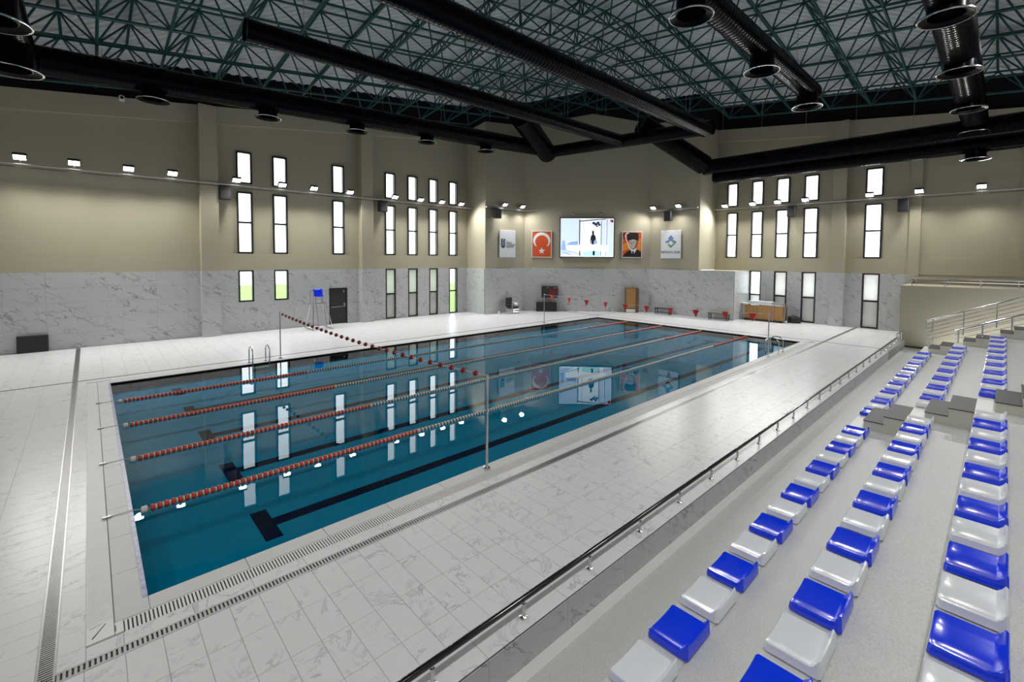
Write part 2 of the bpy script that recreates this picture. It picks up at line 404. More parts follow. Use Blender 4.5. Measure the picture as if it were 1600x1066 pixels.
grating('drain_channel', 'grey slotted steel drain along the stand side of the pool', 'drain', DRL[1], XR-.3, *DRN, 'x', .040, .022, M['steel'], M['steel'], .028)
grating('drain_channel', 'thin dark drain slot between the pool and the lifeguard chair', 'drain', -6, 28.5, *DRF, 'x', .06, .02, M['steel'], M['dark_gap'], .02)
grating('drain_channel', 'thin dark drain slot between the pool end and the benches', 'drain', *DRR, -3.1, 16, 'y', .06, .02, M['steel'], M['dark_gap'], .02)
grating('overflow_grating', 'white plastic overflow grating along the stand side of the pool', 'grating', -.23, PL+.2, -.50, -.28, 'x', .036, .021, M['white_plastic'], M['white_plastic'], .008)
grating('overflow_grating', 'white ribbed overflow grating along the near left pool end', 'grating', -.53, -.31, -.16, PW+.4, 'y', .034, .026, M['white_plastic'], M['white_plastic'], .006)
grating('overflow_grating', 'white plastic overflow grating along the far long side of the pool', 'grating', 0, PL, PW+.4+.01, 12.99, 'x', .05, .04, M['white_plastic'], M['white_plastic'], .006)
grating('overflow_grating', 'white plastic overflow grating along the far pool end', 'grating', PL+.28, PL+.49, -.27, PW+.4, 'y', .05, .04, M['white_plastic'], M['white_plastic'], .006)
cp = thing('corner_plate', 'white square corner plate joining two overflow gratings', 'plate', (-.4, -.3, -.01))
MB().bev(-.53, -.31, -.47, -.165, -.012, .004, .003).build('plate', M['white_plastic'], cp)
MB().bev(-.305, -.235, -.47, -.27, -.012, .003, .003).build('end_piece', M['white_plastic'], cp)
sl = MB().add([(-.49,-.40,.0045),(-.475,-.405,.0045),(-.37,-.215,.0045),(-.378,-.21,.0045)], [(0,1,2,3)]).add([(-.50,-.225,.0045),(-.50,-.215,.0045),(-.40,-.185,.0045),(-.40,-.19,.0045)], [(0,1,2,3)]).build('slot', M['dark_gap'], cp)
MB().box(-.303, -.295, -.43, -.32, .003, .0042).build('slot', M['dark_gap'], cp)

# ------------------------------------------------------------------ walls
def rects_minus(r, holes):
    out = [r]
    for h in holes:
        nx = []
        for a in out:
            if h[0] >= a[1] or h[1] <= a[0] or h[2] >= a[3] or h[3] <= a[2]: nx.append(a); continue
            if h[0] > a[0]: nx.append((a[0], h[0], a[2], a[3]))
            if h[1] < a[1]: nx.append((h[1], a[1], a[2], a[3]))
            lo, hi = max(a[0], h[0]), min(a[1], h[1])
            if h[2] > a[2]: nx.append((lo, hi, a[2], h[2]))
            if h[3] < a[3]: nx.append((lo, hi, h[3], a[3]))
        out = nx
    return out
MZ, SILLZ, TH = 3.29, 4.17, .32
WT, WB, MT, MBt, LT = 9.5, 7.84, 7.41, 4.19, 3.29
wn = [0]
class Wall:
    """A straight wall: local s along p->q, local n pointing into the room, z up."""
    def __init__(self, name, label, p, q, inward):
        self.p = Vector(p); self.q = Vector(q); d = self.q-self.p; self.L = d.length; self.e = d/self.L
        n = Vector((-self.e.y, self.e.x))
        if n.dot(Vector(inward)) < 0: n = -n
        self.n = n
        self.root = thing(name, label, 'wall', (p[0], p[1], 0), kind='structure')
        self.matm = M['marble_wall'] if abs(self.e.x) > abs(self.e.y) else M['marble_wall_y']
        self.name = name
    def P(self, s, n, z):
        w = self.p+self.e*s+self.n*n; return (w.x, w.y, z)
    def slab(self, mb, s0, s1, n0, n1, z0, z1, za=None, zb=None):
        za = z1 if za is None else za; zb = z1 if zb is None else zb
        mb.add([self.P(s0,n0,z0),self.P(s1,n0,z0),self.P(s1,n1,z0),self.P(s0,n1,z0),self.P(s0,n0,za),self.P(s1,n0,zb),self.P(s1,n1,zb),self.P(s0,n1,za)],
               [(0,1,2,3),(4,7,6,5),(0,4,5,1),(1,5,6,2),(2,6,7,3),(3,7,4,0)])
    def rz(self, s): w = self.p+self.e*s; return roof(w.x, w.y)
    def make(self, holes=(), s0=0, s1=None, marble=True, z0=0, band=True, beam=True, ridge=None, sill=True, panel_h=.66, panel_w=1.2, marble_s=None):
        s1 = self.L if s1 is None else s1
        hs = [(h[0], h[1], h[2], h[3]) for h in holes]
        mb = MB()
        for r in rects_minus((s0, s1, z0, 9.6), hs): self.slab(mb, r[0], r[1], -TH, 0, r[2], r[3])
        cuts = [s0]+([ridge] if ridge else [])+[s1]
        for a, b in zip(cuts, cuts[1:]): self.slab(mb, a, b, -TH, 0, 9.6, None, self.rz(a), self.rz(b))
        mb.build('plaster', M['paint'], self.root)
        if sill:
            b = MB(); self.slab(b, s0, s1, 0, .07, MZ, SILLZ); b.build('sill_band', M['paint'], self.root)
        if beam:
            b = MB()
            for a, c in zip(cuts, cuts[1:]):
                b.add([self.P(a,0,self.rz(a)-.85),self.P(c,0,self.rz(c)-.85),self.P(c,.2,self.rz(c)-.85),self.P(a,.2,self.rz(a)-.85),self.P(a,0,self.rz(a)),self.P(c,0,self.rz(c)),self.P(c,.2,self.rz(c)),self.P(a,.2,self.rz(a))],
                      [(0,1,2,3),(4,7,6,5),(0,4,5,1),(1,5,6,2),(2,6,7,3),(3,7,4,0)])
            b.build('tie_beam', M['paint'], self.root)
        if marble:
            ms0, ms1 = marble_s or (s0, s1)
            self.panels(ms0, ms1, .07, hs, z0, panel_w, panel_h)
        return self
    def panels(self, a, b, n, hs, z0, pw=1.2, ph=.66):
        k = max(1, int(math.ceil((b-a)/pw))); rows = int(math.ceil((MZ-z0)/ph))
        for j in range(rows):
            for i in range(k):
                r = (a+(b-a)*i/k+.0015, a+(b-a)*(i+1)/k-.0015, z0+(MZ-z0)*j/rows+.0015, z0+(MZ-z0)*(j+1)/rows-.0015)
                for c in rects_minus(r, hs):
                    if c[1]-c[0] < .03 or c[3]-c[2] < .03: continue
                    m = MB(); self.slab(m, c[0], c[1], 0, n, c[2], c[3]); m.build('marble_panel', self.matm, self.root)
    def column(self, s0, s1, n, marble=True):
        m = MB(); self.slab(m, s0, s1, 0, n, 0, None, min(self.rz(s0), self.rz(s1)), min(self.rz(s0), self.rz(s1))); m.build('column', M['paint'], self.root)
        if marble:
            for j in range(5):
                m = MB(); self.slab(m, s0-.012, s1+.012, .07, n+.012, MZ*j/5+.0015, MZ*(j+1)/5-.0015); m.build('column_panel', self.matm, self.root)
    def window(self, h, label, transom=None, pane=None, group=None):
        """h=(s0,s1,z0,z1); frame and panes set into the opening"""
        wn[0] += 1; s0, s1, z0, z1 = h; c = self.P((s0+s1)/2, 0, z0)
        t = thing('window_%d' % wn[0], label, 'window', c, kind='structure', group=group)
        w = .08; f = MB()
        self.slab(f, s0, s0+w, -.10, .075, z0, z1); self.slab(f, s1-w, s1, -.10, .075, z0, z1)
        self.slab(f, s0+w, s1-w, -.10, .075, z0, z0+w); self.slab(f, s0+w, s1-w, -.10, .075, z1-w, z1)
        f.build('frame', M['blackframe'], t)
        zs = [z0+w, z1-w]
        if transom is not None:
            m = MB(); self.slab(m, s0+w, s1-w, -.09, .065, transom-.048, transom+.048); m.build('transom', M['blackframe'], t); zs = [z0+w, transom-.048, transom+.048, z1-w]
        for k, (a, b) in enumerate(zip(zs[::2], zs[1::2])):
            m = MB(); self.slab(m, s0+w, s1-w, -.03, -.018, a, b); m.build('pane', M[pane[k] if pane else 'glass'], t)
        return t

# left long wall  (s = x - WX0)
wl = Wall('wall_left', 'long left wall, cream paint above grey marble, with window slits', (WX0, YL), (20.05, YL), (0, -1))
LX = [(5.25, 5.97), (6.95, 7.68), (10.15, 10.86), (13.5, 14.22), (15.12, 15.85), (16.75, 17.46), (18.4, 19.13)]
S = lambda x: x-WX0
lh = []
for i, (a, b) in enumerate(LX):
    lh += [(S(a), S(b), WB, WT, 't', i), (S(a), S(b), MBt, MT, 'm', i)]
    if i < 2: lh.append((S(a), S(b), 1.62, LT, 'b', i))
    if i > 2: lh.append((S(a), S(b), .02, LT, 'b', i))
door = (S(9.9), S(10.98), 0, 2.17)
wl.make([h[:4] for h in lh]+[door], panel_w=1.25)
wl.column(S(3.62), S(4.37), .54); wl.column(S(11.73), S(12.48), .54)
nmL = ['beside the nearest column', 'second from the nearest column', 'above the black door']+['first after the second column', 'second after the second column', 'third after the second column', 'nearest the far corner']
for h in lh:
    kind, i = h[4], h[5]
    if kind == 't': wl.window(h[:4], 'top row window slit on the left wall, %s' % nmL[i])
    elif kind == 'm': wl.window(h[:4], 'tall middle row window slit on the left wall, %s' % nmL[i], transom=5.81)
    elif i < 2: wl.window(h[:4], 'low lawn-view window in the left marble wall, %s' % nmL[i])
    else: wl.window(h[:4], 'floor-length %s window in the left marble wall, %s' % ('clear' if i == 6 else 'frosted', nmL[i]), transom=1.64, pane=('glass', 'glass') if i == 6 else ('frost', 'frost_pale'))
# return wall and far left wall piece
wr1 = Wall('wall_far_return', 'narrow cream return wall at the far left corner', (20.05, YL), (20.05, 18.78+TH), (-1, 0)).make(beam=False, sill=False, marble_s=(0, YL-18.78))
wp = Wall('wall_far_left', 'short far wall with the municipality board and a speaker', (20.05, 18.78), (23.9, 18.78), (0, -1)).make(beam=False, sill=False)
lc = (P2-P1).length
ec = (P2-P1)/lc
# where the ridge meets the chamfer
tr_ = (12.4-(P1.x-P1.y))/((P2.x-P1.x)-(P2.y-P1.y))
wc = Wall('wall_far', 'angled far wall with the big screen and two posters', P1, P2, (-1, -1)).make(beam=False, sill=False, ridge=tr_*lc)
ws = Wall('wall_far_right', 'short far right wall with the white logo board', (30.55, 11.9), (30.55, 8.0), (-1, 0)).make(beam=False, sill=False, marble_s=(0, 6.35))
mb = MB(); ws.slab(mb, 3.9, 6.35, -2.7, 0, 0, MZ); mb.build('marble_block', M['paint'], ws.root)
wq = Wall('wall_far_right_return', 'cream return wall beside the far right window row', (30.55+TH, 8.0), (XR, 8.0), (0, -1)).make(beam=False, sill=False, marble=False, z0=3.3)
m = Wall('wall_low_return', 'bright marble return face beside the stacked boards', (30.55, 5.55), (XR, 5.55), (0, -1))
m.panels(0, 2.6, .05, [], 0)
# right wall (s = 8 - y)
wr = Wall('wall_right', 'right wall, cream paint above grey marble, with window slits', (XR, 8.0), (XR, WY0), (-1, 0))
SR = lambda y: 8.0-y
RY = [(7.2, 6.45), (5.5, 4.74), (3.92, 3.12), (2.26, 1.44), (-.97, -1.82)]
rh = []
for i, (a, b) in enumerate(RY):
    rh += [(SR(a), SR(b), WB, WT, 't', i), (SR(a), SR(b), MBt, MT, 'm', i)]
    if i > 0: rh.append((SR(a), SR(b), .02, LT, 'b', i))
wr.make([h[:4] for h in rh], marble_s=(SR(5.5), SR(-3.3)))
wr.column(SR(.60), SR(-.1), .47)
nmR = ['nearest the far corner', 'second from the far corner', 'third from the far corner', 'left of the column', 'right of the column']
for h in rh:
    kind, i = h[4], h[5]
    if kind == 't': wr.window(h[:4], 'top row window slit on the right wall, %s' % nmR[i])
    elif kind == 'm': wr.window(h[:4], 'tall middle row window slit on the right wall, %s' % nmR[i], transom=5.81)
    else: wr.window(h[:4], 'floor-length window in the right marble wall, %s' % nmR[i], transom=1.64, pane=('frost', 'frost_pale') if i > 1 else ('frost_pale', 'glass'))
# two shallow pilasters on the far right plain bay
for y0, y1 in ((-3.05, -3.55), (-7.3, -7.9)):
    b = MB(); wr.slab(b, SR(y0), SR(y1), 0, .12, 3.0, None, 10.2, 10.2); b.build('pilaster', M['paint'], wr.root)
# walls behind and beside the camera
Wall('wall_rear', 'plain cream end wall left of the photographed view', (WX0, WY0), (WX0, YL), (1, 0)).make(beam=False, sill=False, ridge=None)
Wall('wall_near', 'plain cream wall behind the stand', (WX0, WY0), (XR, WY0), (0, 1)).make(beam=False, sill=False, marble=False, ridge=(12.4+WY0)-WX0)

# black door
d1 = thing('door_1', 'black double panelled fire door in the left marble wall', 'door', (10.44, YL, 0), kind='structure')
f = MB()
for a, b, c, d in ((9.9, 9.96, 0, 2.17), (10.92, 10.98, 0, 2.17), (9.96, 10.92, 2.10, 2.17)): f.box(a, b, YL-.09, YL+.1, c, d)
f.build('door_frame', M['blackframe'], d1)
lf = MB().box(9.96, 10.92, YL-.05, YL+.02, .01, 2.10).build('door_leaf', M['darkcab'], d1)
bar = MB().cyl((10.0, YL-.11, 1.02), (10.85, YL-.11, 1.06), .022).cyl((10.05, YL-.05, 1.02), (10.05, YL-.12, 1.02), .02).cyl((10.8, YL-.05, 1.06), (10.8, YL-.12, 1.06), .02).build('push_bar', M['steel'], lf)
MB().box(10.72, 10.80, YL-.10, YL-.05, 1.9, 2.0).build('door_closer', M['steel'], lf)
MB().box(10.76, 10.84, YL-.09, YL-.05, 1.1, 1.25).build('lock_plate', M['steel'], lf)

# outdoor lawn seen through the low windows
lw = MB(); n = 24
for i in range(n+1):
    for j in range(n+1):
        lw.v.append((-30+70*i/n, YL+TH+.2+40*j/n, -.35+.6*(j/n)+.08*math.sin(i*1.3)*math.sin(j*.9)))
for i in range(n):
    for j in range(n): lw.f.append((i*(n+1)+j, (i+1)*(n+1)+j, (i+1)*(n+1)+j+1, i*(n+1)+j+1)); lw.m.append(0)
tag(lw.build('lawn', M['grass']), 'green lawn outside the low left windows', 'lawn', kind='stuff')

# ------------------------------------------------------------------ roof: sheet, eaves, space frame
def room_t_range(s, mrg=.25):
    # points x=(s+t)/R2, y=(s-t)/R2 inside the plan (s,t rotated axes)
    lo, hi = -1e9, 1e9
    for a, b, c in ((1,0,XR+mrg), (-1,0,-WX0+mrg), (0,1,YL+mrg), (0,-1,-WY0+mrg)):
        k = (a-b)/R2; q = c-(a+b)*s/R2
        if k > 1e-9: hi = min(hi, q/k)
        elif k < -1e-9: lo = max(lo, q/k)
    return lo, hi
SH = 1.72
smax = (P1.x+P1.y+.8)/R2; smin = (WX0+WY0)/R2
TR = 12.4/R2      # ridge at t = TR  (x-y = 12.4)
def sheet_pt(s, t, dz):
    x, y = (s+t)/R2, (s-t)/R2; return (x, y, roof(x, y)+SH+dz)
per = .30; prof = ((0, 0), (.10, 0), (.14, .055), (.26, .055))
ss = []; k = 0
while smin+k*per < smax:
    for o, dz in prof: ss.append((smin+k*per+o, dz))
    k += 1
sh = MB(); ok = []
for s, dz in ss:
    lo, hi = room_t_range(s); tm = min(max(TR, lo), hi)
    for t in (lo, tm, hi): sh.v.append(sheet_pt(s, t, dz))
for i in range(len(ss)-1):
    for j in range(2): sh.f.append((i*3+j, (i+1)*3+j, (i+1)*3+j+1, i*3+j+1)); sh.m.append(0)
CE = sh.build('ceiling', M['sheet']); tag(CE, 'corrugated grey metal roof deck above the teal space frame', 'ceiling', kind='structure')
# outer weather skin above the sheet keeps the sky out
osk = MB()
A = [(WX0-.5, WY0-.5), (XR+.5, WY0-.5), (XR+.5, YL+.5), (WX0-.5, YL+.5)]
ra, rb = (WY0-.5+12.4, WY0-.5), (XR+.5, XR+.5-12.4)
pt = lambda p: (p[0], p[1], roof(*p)+SH+.25)
osk.add([pt(A[0]), pt(ra), pt(rb), pt(A[2]), pt(A[3])], [(0,1,2,3,4)]).add([pt(ra), pt(A[1]), pt(rb)], [(0,1,2)])
osk.build('weather_skin', M['darkeave'], CE)
# near-black eave faces from the wall tops up past the sheet
ev = MB()
plan = [(WX0, YL), (20.05, YL), (20.05, 18.78), (23.9, 18.78), tuple(P1+ec*tr_*lc), (30.55, 11.9), (30.55, 8.0), (XR, 8.0), (XR, -2.6), (XR, WY0)]
for (a, b) in zip(plan, plan[1:]):
    ev.add([(a[0],a[1],roof(*a)-.02),(b[0],b[1],roof(*b)-.02),(b[0],b[1],roof(*b)+SH+.3),(a[0],a[1],roof(*a)+SH+.3)], [(0,1,2,3)])
for (a, b) in (((WX0, YL), (WX0, 3)), ((WX0, 3), (WX0, WY0)), ((WX0, WY0), (WY0+12.4, WY0)), ((WY0+12.4, WY0), (XR, WY0))):
    ev.add([(a[0],a[1],roof(*a)-.02),(b[0],b[1],roof(*b)-.02),(b[0],b[1],roof(*b)+SH+.3),(a[0],a[1],roof(*a)+SH+.3)], [(0,1,2,3)])
ev.build('eave_face', M['darkeave'], CE, label='near-black faces of the eaves above the walls')

# space frame
MOD = 1.95
def inplan(x, y, g=.45):
    if not (WX0+g < x < XR-g and WY0+g < y < YL-g): return False
    if x > 20.05-g and y > 18.78-g: return False
    if (x-P1.x)*(P1.y-P2.y)+(y-P1.y)*(P2.x-P1.x) > -g*9.5 and x > 22: return False
    if x > 30.55-g and y > 8.0-g: return False
    return True
low = {}; upn = {}
for i in range(-6, 19):
    for j in range(-15, 7):
        x, y = i*MOD, 12.25+j*MOD
        if inplan(x, y): low[(i, j)] = Vector((x, y, roof(x, y)+.12))
        x, y = (i+.5)*MOD, 12.25+(j+.5)*MOD
        if inplan(x, y): upn[(i, j)] = Vector((x, y, roof(x, y)+1.52))
mem = []
for (i, j), p in low.items():
    for d in ((1,0), (0,1)):
        q = low.get((i+d[0], j+d[1]))
        if q: mem.append((p, q, .054, 'bottom_chord'))
    for d in ((0,0), (-1,0), (0,-1), (-1,-1)):
        q = upn.get((i+d[0], j+d[1]))
        if q: mem.append((p, q, .036, 'diagonal_strut'))
for (i, j), p in upn.items():
    for d in ((1,0), (0,1)):
        q = upn.get((i+d[0], j+d[1]))
        if q: mem.append((p, q, .050, 'top_chord'))
def seen(m):
    a, b = proj(m[0]), proj(m[1])
    if not a or not b: return 0
    c = ((a[0]+b[0])/2, (a[1]+b[1])/2)
    if not (-20 < c[0] < 1620 and -20 < c[1] < 300): return 0
    return math.hypot(a[0]-b[0], a[1]-b[1])*m[2]/((a[2]+b[2])/2)
mem.sort(key=lambda m: -seen(m))
SF = thing('space_frame', 'teal steel space frame carrying the roof', 'roof truss', (12, 4, roof(12, 4)))
ucyl = {}
for r in (.054, .036, .050): ucyl[r] = MB().cyl((0,0,0), (0,0,1), r, 6).mesh('frame_tube', M['teal'], smooth=True)
for p, q, r, nm in mem[:290]:
    d = q-p; o = inst(nm, ucyl[r], SF, p, scale=(1, 1, d.length)); o.rotation_euler = d.to_track_quat('Z', 'Y').to_euler()
mr_ = MB()
for p, q, r, nm in mem[290:]: mr_.cyl(p, q, r, 5, False)
tag(mr_.build('far_frame_members', M['teal'], SF), kind='stuff')
nd = MB()
for p in list(low.values())+list(upn.values()):
    r = .10; nd.add([p+Vector(v)*r for v in ((1,0,0),(-1,0,0),(0,1,0),(0,-1,0),(0,0,1),(0,0,-1))], [(0,2,4),(2,1,4),(1,3,4),(3,0,4),(2,0,5),(1,2,5),(3,1,5),(0,3,5)])
tag(nd.build('frame_nodes', M['teal'], SF), kind='stuff')

# ------------------------------------------------------------------ ventilation ducts
def duct_body(t, p, q, r, name='duct_pipe', ribs=True, n=18):
    p = Vector(p); q = Vector(q); d = q-p; L = d.length
    prof = [(r*.02, 0), (r, 0)]
    k = int(L/.16) if ribs else 1
    for i in range(k):
        a = L*i/k; w = L/k
        prof += [(r, a+w*.1), (r, a+w*.80), (r+.008, a+w*.86), (r+.008, a+w*.94)] if ribs else [(r, a+w*.5)]
    prof += [(r, L), (r*.02, L)]
    m = MB().lathe((0,0,0), prof, n)
    m.xf(Matrix.Translation(p) @ d.to_track_quat('Z', 'Y').to_matrix().to_4x4())
    return m.build(name, M['blackmetal'], t, smooth=True)
def nozzle(t, c, zduct, z, r=.37, rf=.53):
    nk = MB().lathe((c[0], c[1], 0), [(r*.02, zduct), (r, zduct), (r, z+.12), (r+.03, z+.10), (r+.03, z+.06), (r-.02, z+.05), (r-.04, z+.3), (r*.02, z+.3)], 20).build('nozzle_neck', M['blackmetal'], t, smooth=True)
    MB().lathe((c[0], c[1], 0), [(r, z+.10), (rf-.02, z+.03), (rf, z+.015), (rf, z-.005), (rf-.03, z-.012), (rf-.05, z+.0), (r-.01, z+.06)], 28).build('nozzle_flange', M['blackmetal'], nk, smooth=True)
    MB().lathe((c[0], c[1], z), [(rf-.004, .016), (rf+.012, .014), (rf+.014, -.004), (rf+.002, -.016), (rf-.016, -.014), (rf-.004, .016)], 32).build('bright_rim', M['nozrim'], nk, smooth=True)

def hangers(t, pts):
    m = MB()
    for x, y, z in pts: m.cyl((x, y, z), (x, y, roof(x, y)+.1), .008, 4)
    m.build('hanger_wires', M['steel'], t)
def duct(label, p, q, r, nz=(), zf=None, hang=4, nr=(.37, .53)):
    p = Vector(p); q = Vector(q)
    t = thing('air_duct', label, 'duct', tuple((p+q)/2))
    duct_body(t, p, q, r)
    for k in nz: 
        c = p+(q-p)*k; nozzle(t, c, c.z-r*.6, c.z-zf, *nr)
    for i in range(hang):
        c = p+(q-p)*((i+.5)/hang)
        MB().cyl((c.x, c.y, c.z+r), (c.x, c.y, roof(c.x, c.y)+.1), .008, 4).build('hanger_rod', M['steel'], t)
    return t
# duct along the left wall: rises gently
xa = lambda x: (x+1.7)/(24.0+1.7)
tA = duct('big black round duct running along the left wall, with five nozzles', (-1.7, 16.4, 10.72), (24.0, 16.4, 11.92), .50, [xa(x) for x in (1.59, 5.62, 9.74, 13.85, 18.17)], .78, 7)
tL = duct('black round duct at the left picture edge with large bright-rimmed nozzles', (-1.92, 15.9, 10.45), (-1.92, -2, 10.45), .48, [(15.9-y)/17.9 for y in (13.2, 9.3, 4.6)], 1.1, 4, (.48, .70))
el = MB().tube([(-1.92+.55*(1-math.cos(a)), 15.9+.55*math.sin(a)-.05, 10.5+.2*math.sin(a)) for a in [i*math.pi/12 for i in range(7)]], .49, 18).build('elbow', M['blackmetal'], tL, smooth=True)
tB = duct('slim black duct above the second lane with an open left end', (3.45, 10.2, 11.28), (24.2, 10.2, 11.5), .36, hang=6)
MB().lathe((3.45, 10.2, 11.28), [(.36,-.06),(.39,-.06),(.39,.02),(.36,.02)], 18, 'x').build('end_ring', M['blackmetal'], tB)
tC = duct('black duct above the middle of the pool ending in a rounded elbow', (2.0, 4.75, 11.2), (24.2, 4.75, 11.15), .40, hang=6)
tD = duct('black cross duct joining the far ends of three long ducts', (24.3, 17.0, 11.88), (24.3, 4.4, 11.25), .40, hang=4)
tF = duct('black duct over the near pool edge with three bell nozzles', (2.0, -1.2, 10.82), (20.9, -1.2, 10.82), .37, [(x-2)/18.9 for x in (5.9, 10.67, 15.47, 20.39)], .70, 5)
tG = duct('black duct above the stand with four bell nozzles in line', (4.0, -5.70, 10.35), (28.6, -5.70, 10.35), .44, [(x-4)/24.6 for x in (9.6, 14.3, 18.8, 23.7, 28.1)], .60, 5)
tE = duct('thick upper black duct along the right wall', (28.7, 6.9, 10.0), (28.7, -14, 10.0), .48, hang=9)
tE2 = duct('thinner lower black duct along the right wall', (29.1, 6.4, 9.35), (29.1, -14, 9.35), .34, [(6.4+5.75)/20.4], .62, 0)
tH = duct('black sloping duct dropping to the left wall duct end', (18.9, 14.0, 12.75), (24.2, 16.7, 11.75), .68, hang=0)
tK = duct('black sloping duct joining the middle duct to the right wall duct', (24.6, 9.1, 12.45), (28.6, 6.85, 10.15), .62, hang=0)

# ------------------------------------------------------------------ floodlights and cable rails
def floodlight(label, pos, face, tilt=-.95, spot=True, group=None, power=1.0, soft=.15, stem=-.28, arm=None):
    """pos: lens centre; face: horizontal direction the lamp looks towards"""
    t = thing('floodlight', label, 'floodlight', pos, rz=math.atan2(face[1], face[0]), group=group)
    Rm = Matrix.Rotation(-tilt, 4, 'Y')
    MB().bev(-.14, -.015, -.20, .20, -.15, .15, .02).xf(Rm).build('housing', M['darkcab'], t)
    MB().box(-.012, .002, -.17, .17, -.12, .12).xf(Rm).build('lens', M['lamp'], t)
    MB().tube([(0, .22, 0), (-.22, .22, -.05), (-.22, -.22, -.05), (0, -.22, 0)], .012, 6).build('bracket', M['steel'], t)
    MB().cyl((-.22, 0, -.06), (-.22, 0, stem if stem else roof(pos[0], pos[1])+.1-pos[2]), .018, 6).build('stem', M['steel'], t)
    if arm: MB().cyl((-.14, 0, 0), (-arm, 0, 0), .03, 6).build('wall_arm', M['steel'], t)
    if spot:
        ld = bpy.data.lights.new('floodlight_beam', 'SPOT'); ld.energy = LAMP_W*power; ld.color = (1.0, .985, .95); ld.spot_size = math.radians(164); ld.spot_blend = .85; ld.shadow_soft_size = soft
        lo = bpy.data.objects.new('floodlight_beam', ld); COL.objects.link(lo); lo.parent = t
        d = Rm @ Vector((1, 0, 0)); lo.location = d*.06; lo.rotation_euler = d.to_track_quat('-Z', 'Y').to_euler()
    return t
LLX = [-2.27, -.74, .98, 2.53, 5.11, 7.23, 8.86, 10.91, 13.81, 15.66, 17.32, 18.94]
for i, x in enumerate(LLX):
    floodlight('white floodlight on the left wall rail, %s from the left picture edge' % ORD[i], (x, 20.12, 7.85), (0, -1), group='floodlights on the left wall')
LRY = [7.08, 5.2, 3.63, 2.02, -1.28, -3.48, -5.9]
for i, y in enumerate(LRY):
    floodlight('white floodlight on the right wall rail, %s from the far corner' % ORD[i], (32.42, y, 7.84), (-1, 0), group='floodlights on the right wall')
floodlight('white floodlight right above the speaker and the municipality board', (21.58, 18.40, 7.9), (0, -1))
floodlight('white floodlight right of the speaker near the flag poster', (23.34, 18.40, 7.9), (0, -1))
floodlight('white floodlight left of the speaker above the logo board', (30.1, 11.42, 7.84), (-1, 0))
floodlight('white floodlight right of the speaker above the logo board', (30.1, 9.41, 7.84), (-1, 0))
# unseen lamps added above the stand and on the end wall to light the seats
for i, x in enumerate((-5, 0, 5, 10, 15, 19)):
    floodlight('added floodlight hung under the roof above the upper stand, %s from the end wall' % ORD[i], (x, -7.9, 11.0), (0, 1), -1.25, power=1.15, group='added floodlights above the upper stand', soft=.5, stem=None)
for i, y in enumerate((-9, -3, 3, 9, 15)):
    floodlight('added floodlight on the end wall outside the picture, %s from the stand' % ORD[i], (WX0+.6, y, 8.2), (1, 0), -1.0, power=.35, group='added floodlights on the end wall', arm=.58)
def rail(label, pts, r=.03):
    t = thing('cable_rail', label, 'rail', pts[0])
    MB().tube(pts, r, 6).build('pipe', M['steel'], t)
    p, q = Vector(pts[0]), Vector(pts[-1]); 
    MB().tube([Vector(a)+Vector((0,0,-.12)) for a in pts], .014, 5).build('cable', M['blackframe'], t)
    return t
rl = rail('steel lamp rail with cables along the left wall', [(-8, 20.34, 7.62), (20.0, 20.34, 7.66)])
rr = rail('steel lamp rail with cables along the right wall', [(32.64, 7.9, 7.66), (32.64, -14, 7.62)])
rp = rail('short lamp rail across the far left wall piece', [(20.0, 18.62, 7.66), (23.75, 18.62, 7.66), (24.3, 18.12, 7.66)])
rq = rail('short lamp rail across the far right wall piece', [(30.32, 11.85, 7.66), (30.32, 8.05, 7.66)])
for t, ps in ((rp, [(x, 18.62, 7.66, x, 18.78, 7.66) for x in (20.5, 22.4)]), (rq, [(30.32, y, 7.66, 30.55, y, 7.66) for y in (11.0, 9.0)]), (rl, [(x, 20.34, 7.63, x, YL, 7.63) for x in range(-7, 20, 3)]), (rr, [(32.64, y, 7.64, XR, y, 7.64) for y in range(-13, 8, 3)])):
    for a in ps: MB().cyl(a[:3], a[3:], .02, 5).build('wall_bracket', M['steel'], t)

# ------------------------------------------------------------------ speakers
def speaker(label, c, face, w=.5):
    t = thing('wall_speaker', label, 'speaker', c, rz=math.atan2(face[1], face[0]))
    MB().bev(-.16, .16, -w/2, w/2, -.36, .36, .03).build('cabinet', M['darkcab'], t)
    MB().box(.16, .172, -w/2+.04, w/2-.04, -.32, .32).build('grille', M['rubber'], t)
    MB().box(-.34, -.16, -.06, .06, -.05, .05).build('mount', M['steel'], t)
speaker('black wall speaker right of the nearest left-wall column', (4.66, 20.5, 7.24), (0, -1))
speaker('black wall speaker just past the second left-wall column', (13.15, 20.5, 7.26), (0, -1), .55)
speaker('black wall speaker above the municipality board', (20.86, 18.42, 7.24), (0, -1), .58)
speaker('black wall speaker above the white logo board', (30.2, 10.23, 7.18), (-1, 0), .56)
speaker('black wall speaker between the far right-wall windows', (32.7, 2.85, 7.2), (-1, 0))
speaker('black wall speaker on the plain right-wall bay', (32.7, -2.8, 7.17), (-1, 0))

# ------------------------------------------------------------------ screen, boards and posters
def cw(s, n=0.0): 
    w = P1+ec*s+wc.n*n; return (w.x, w.y)
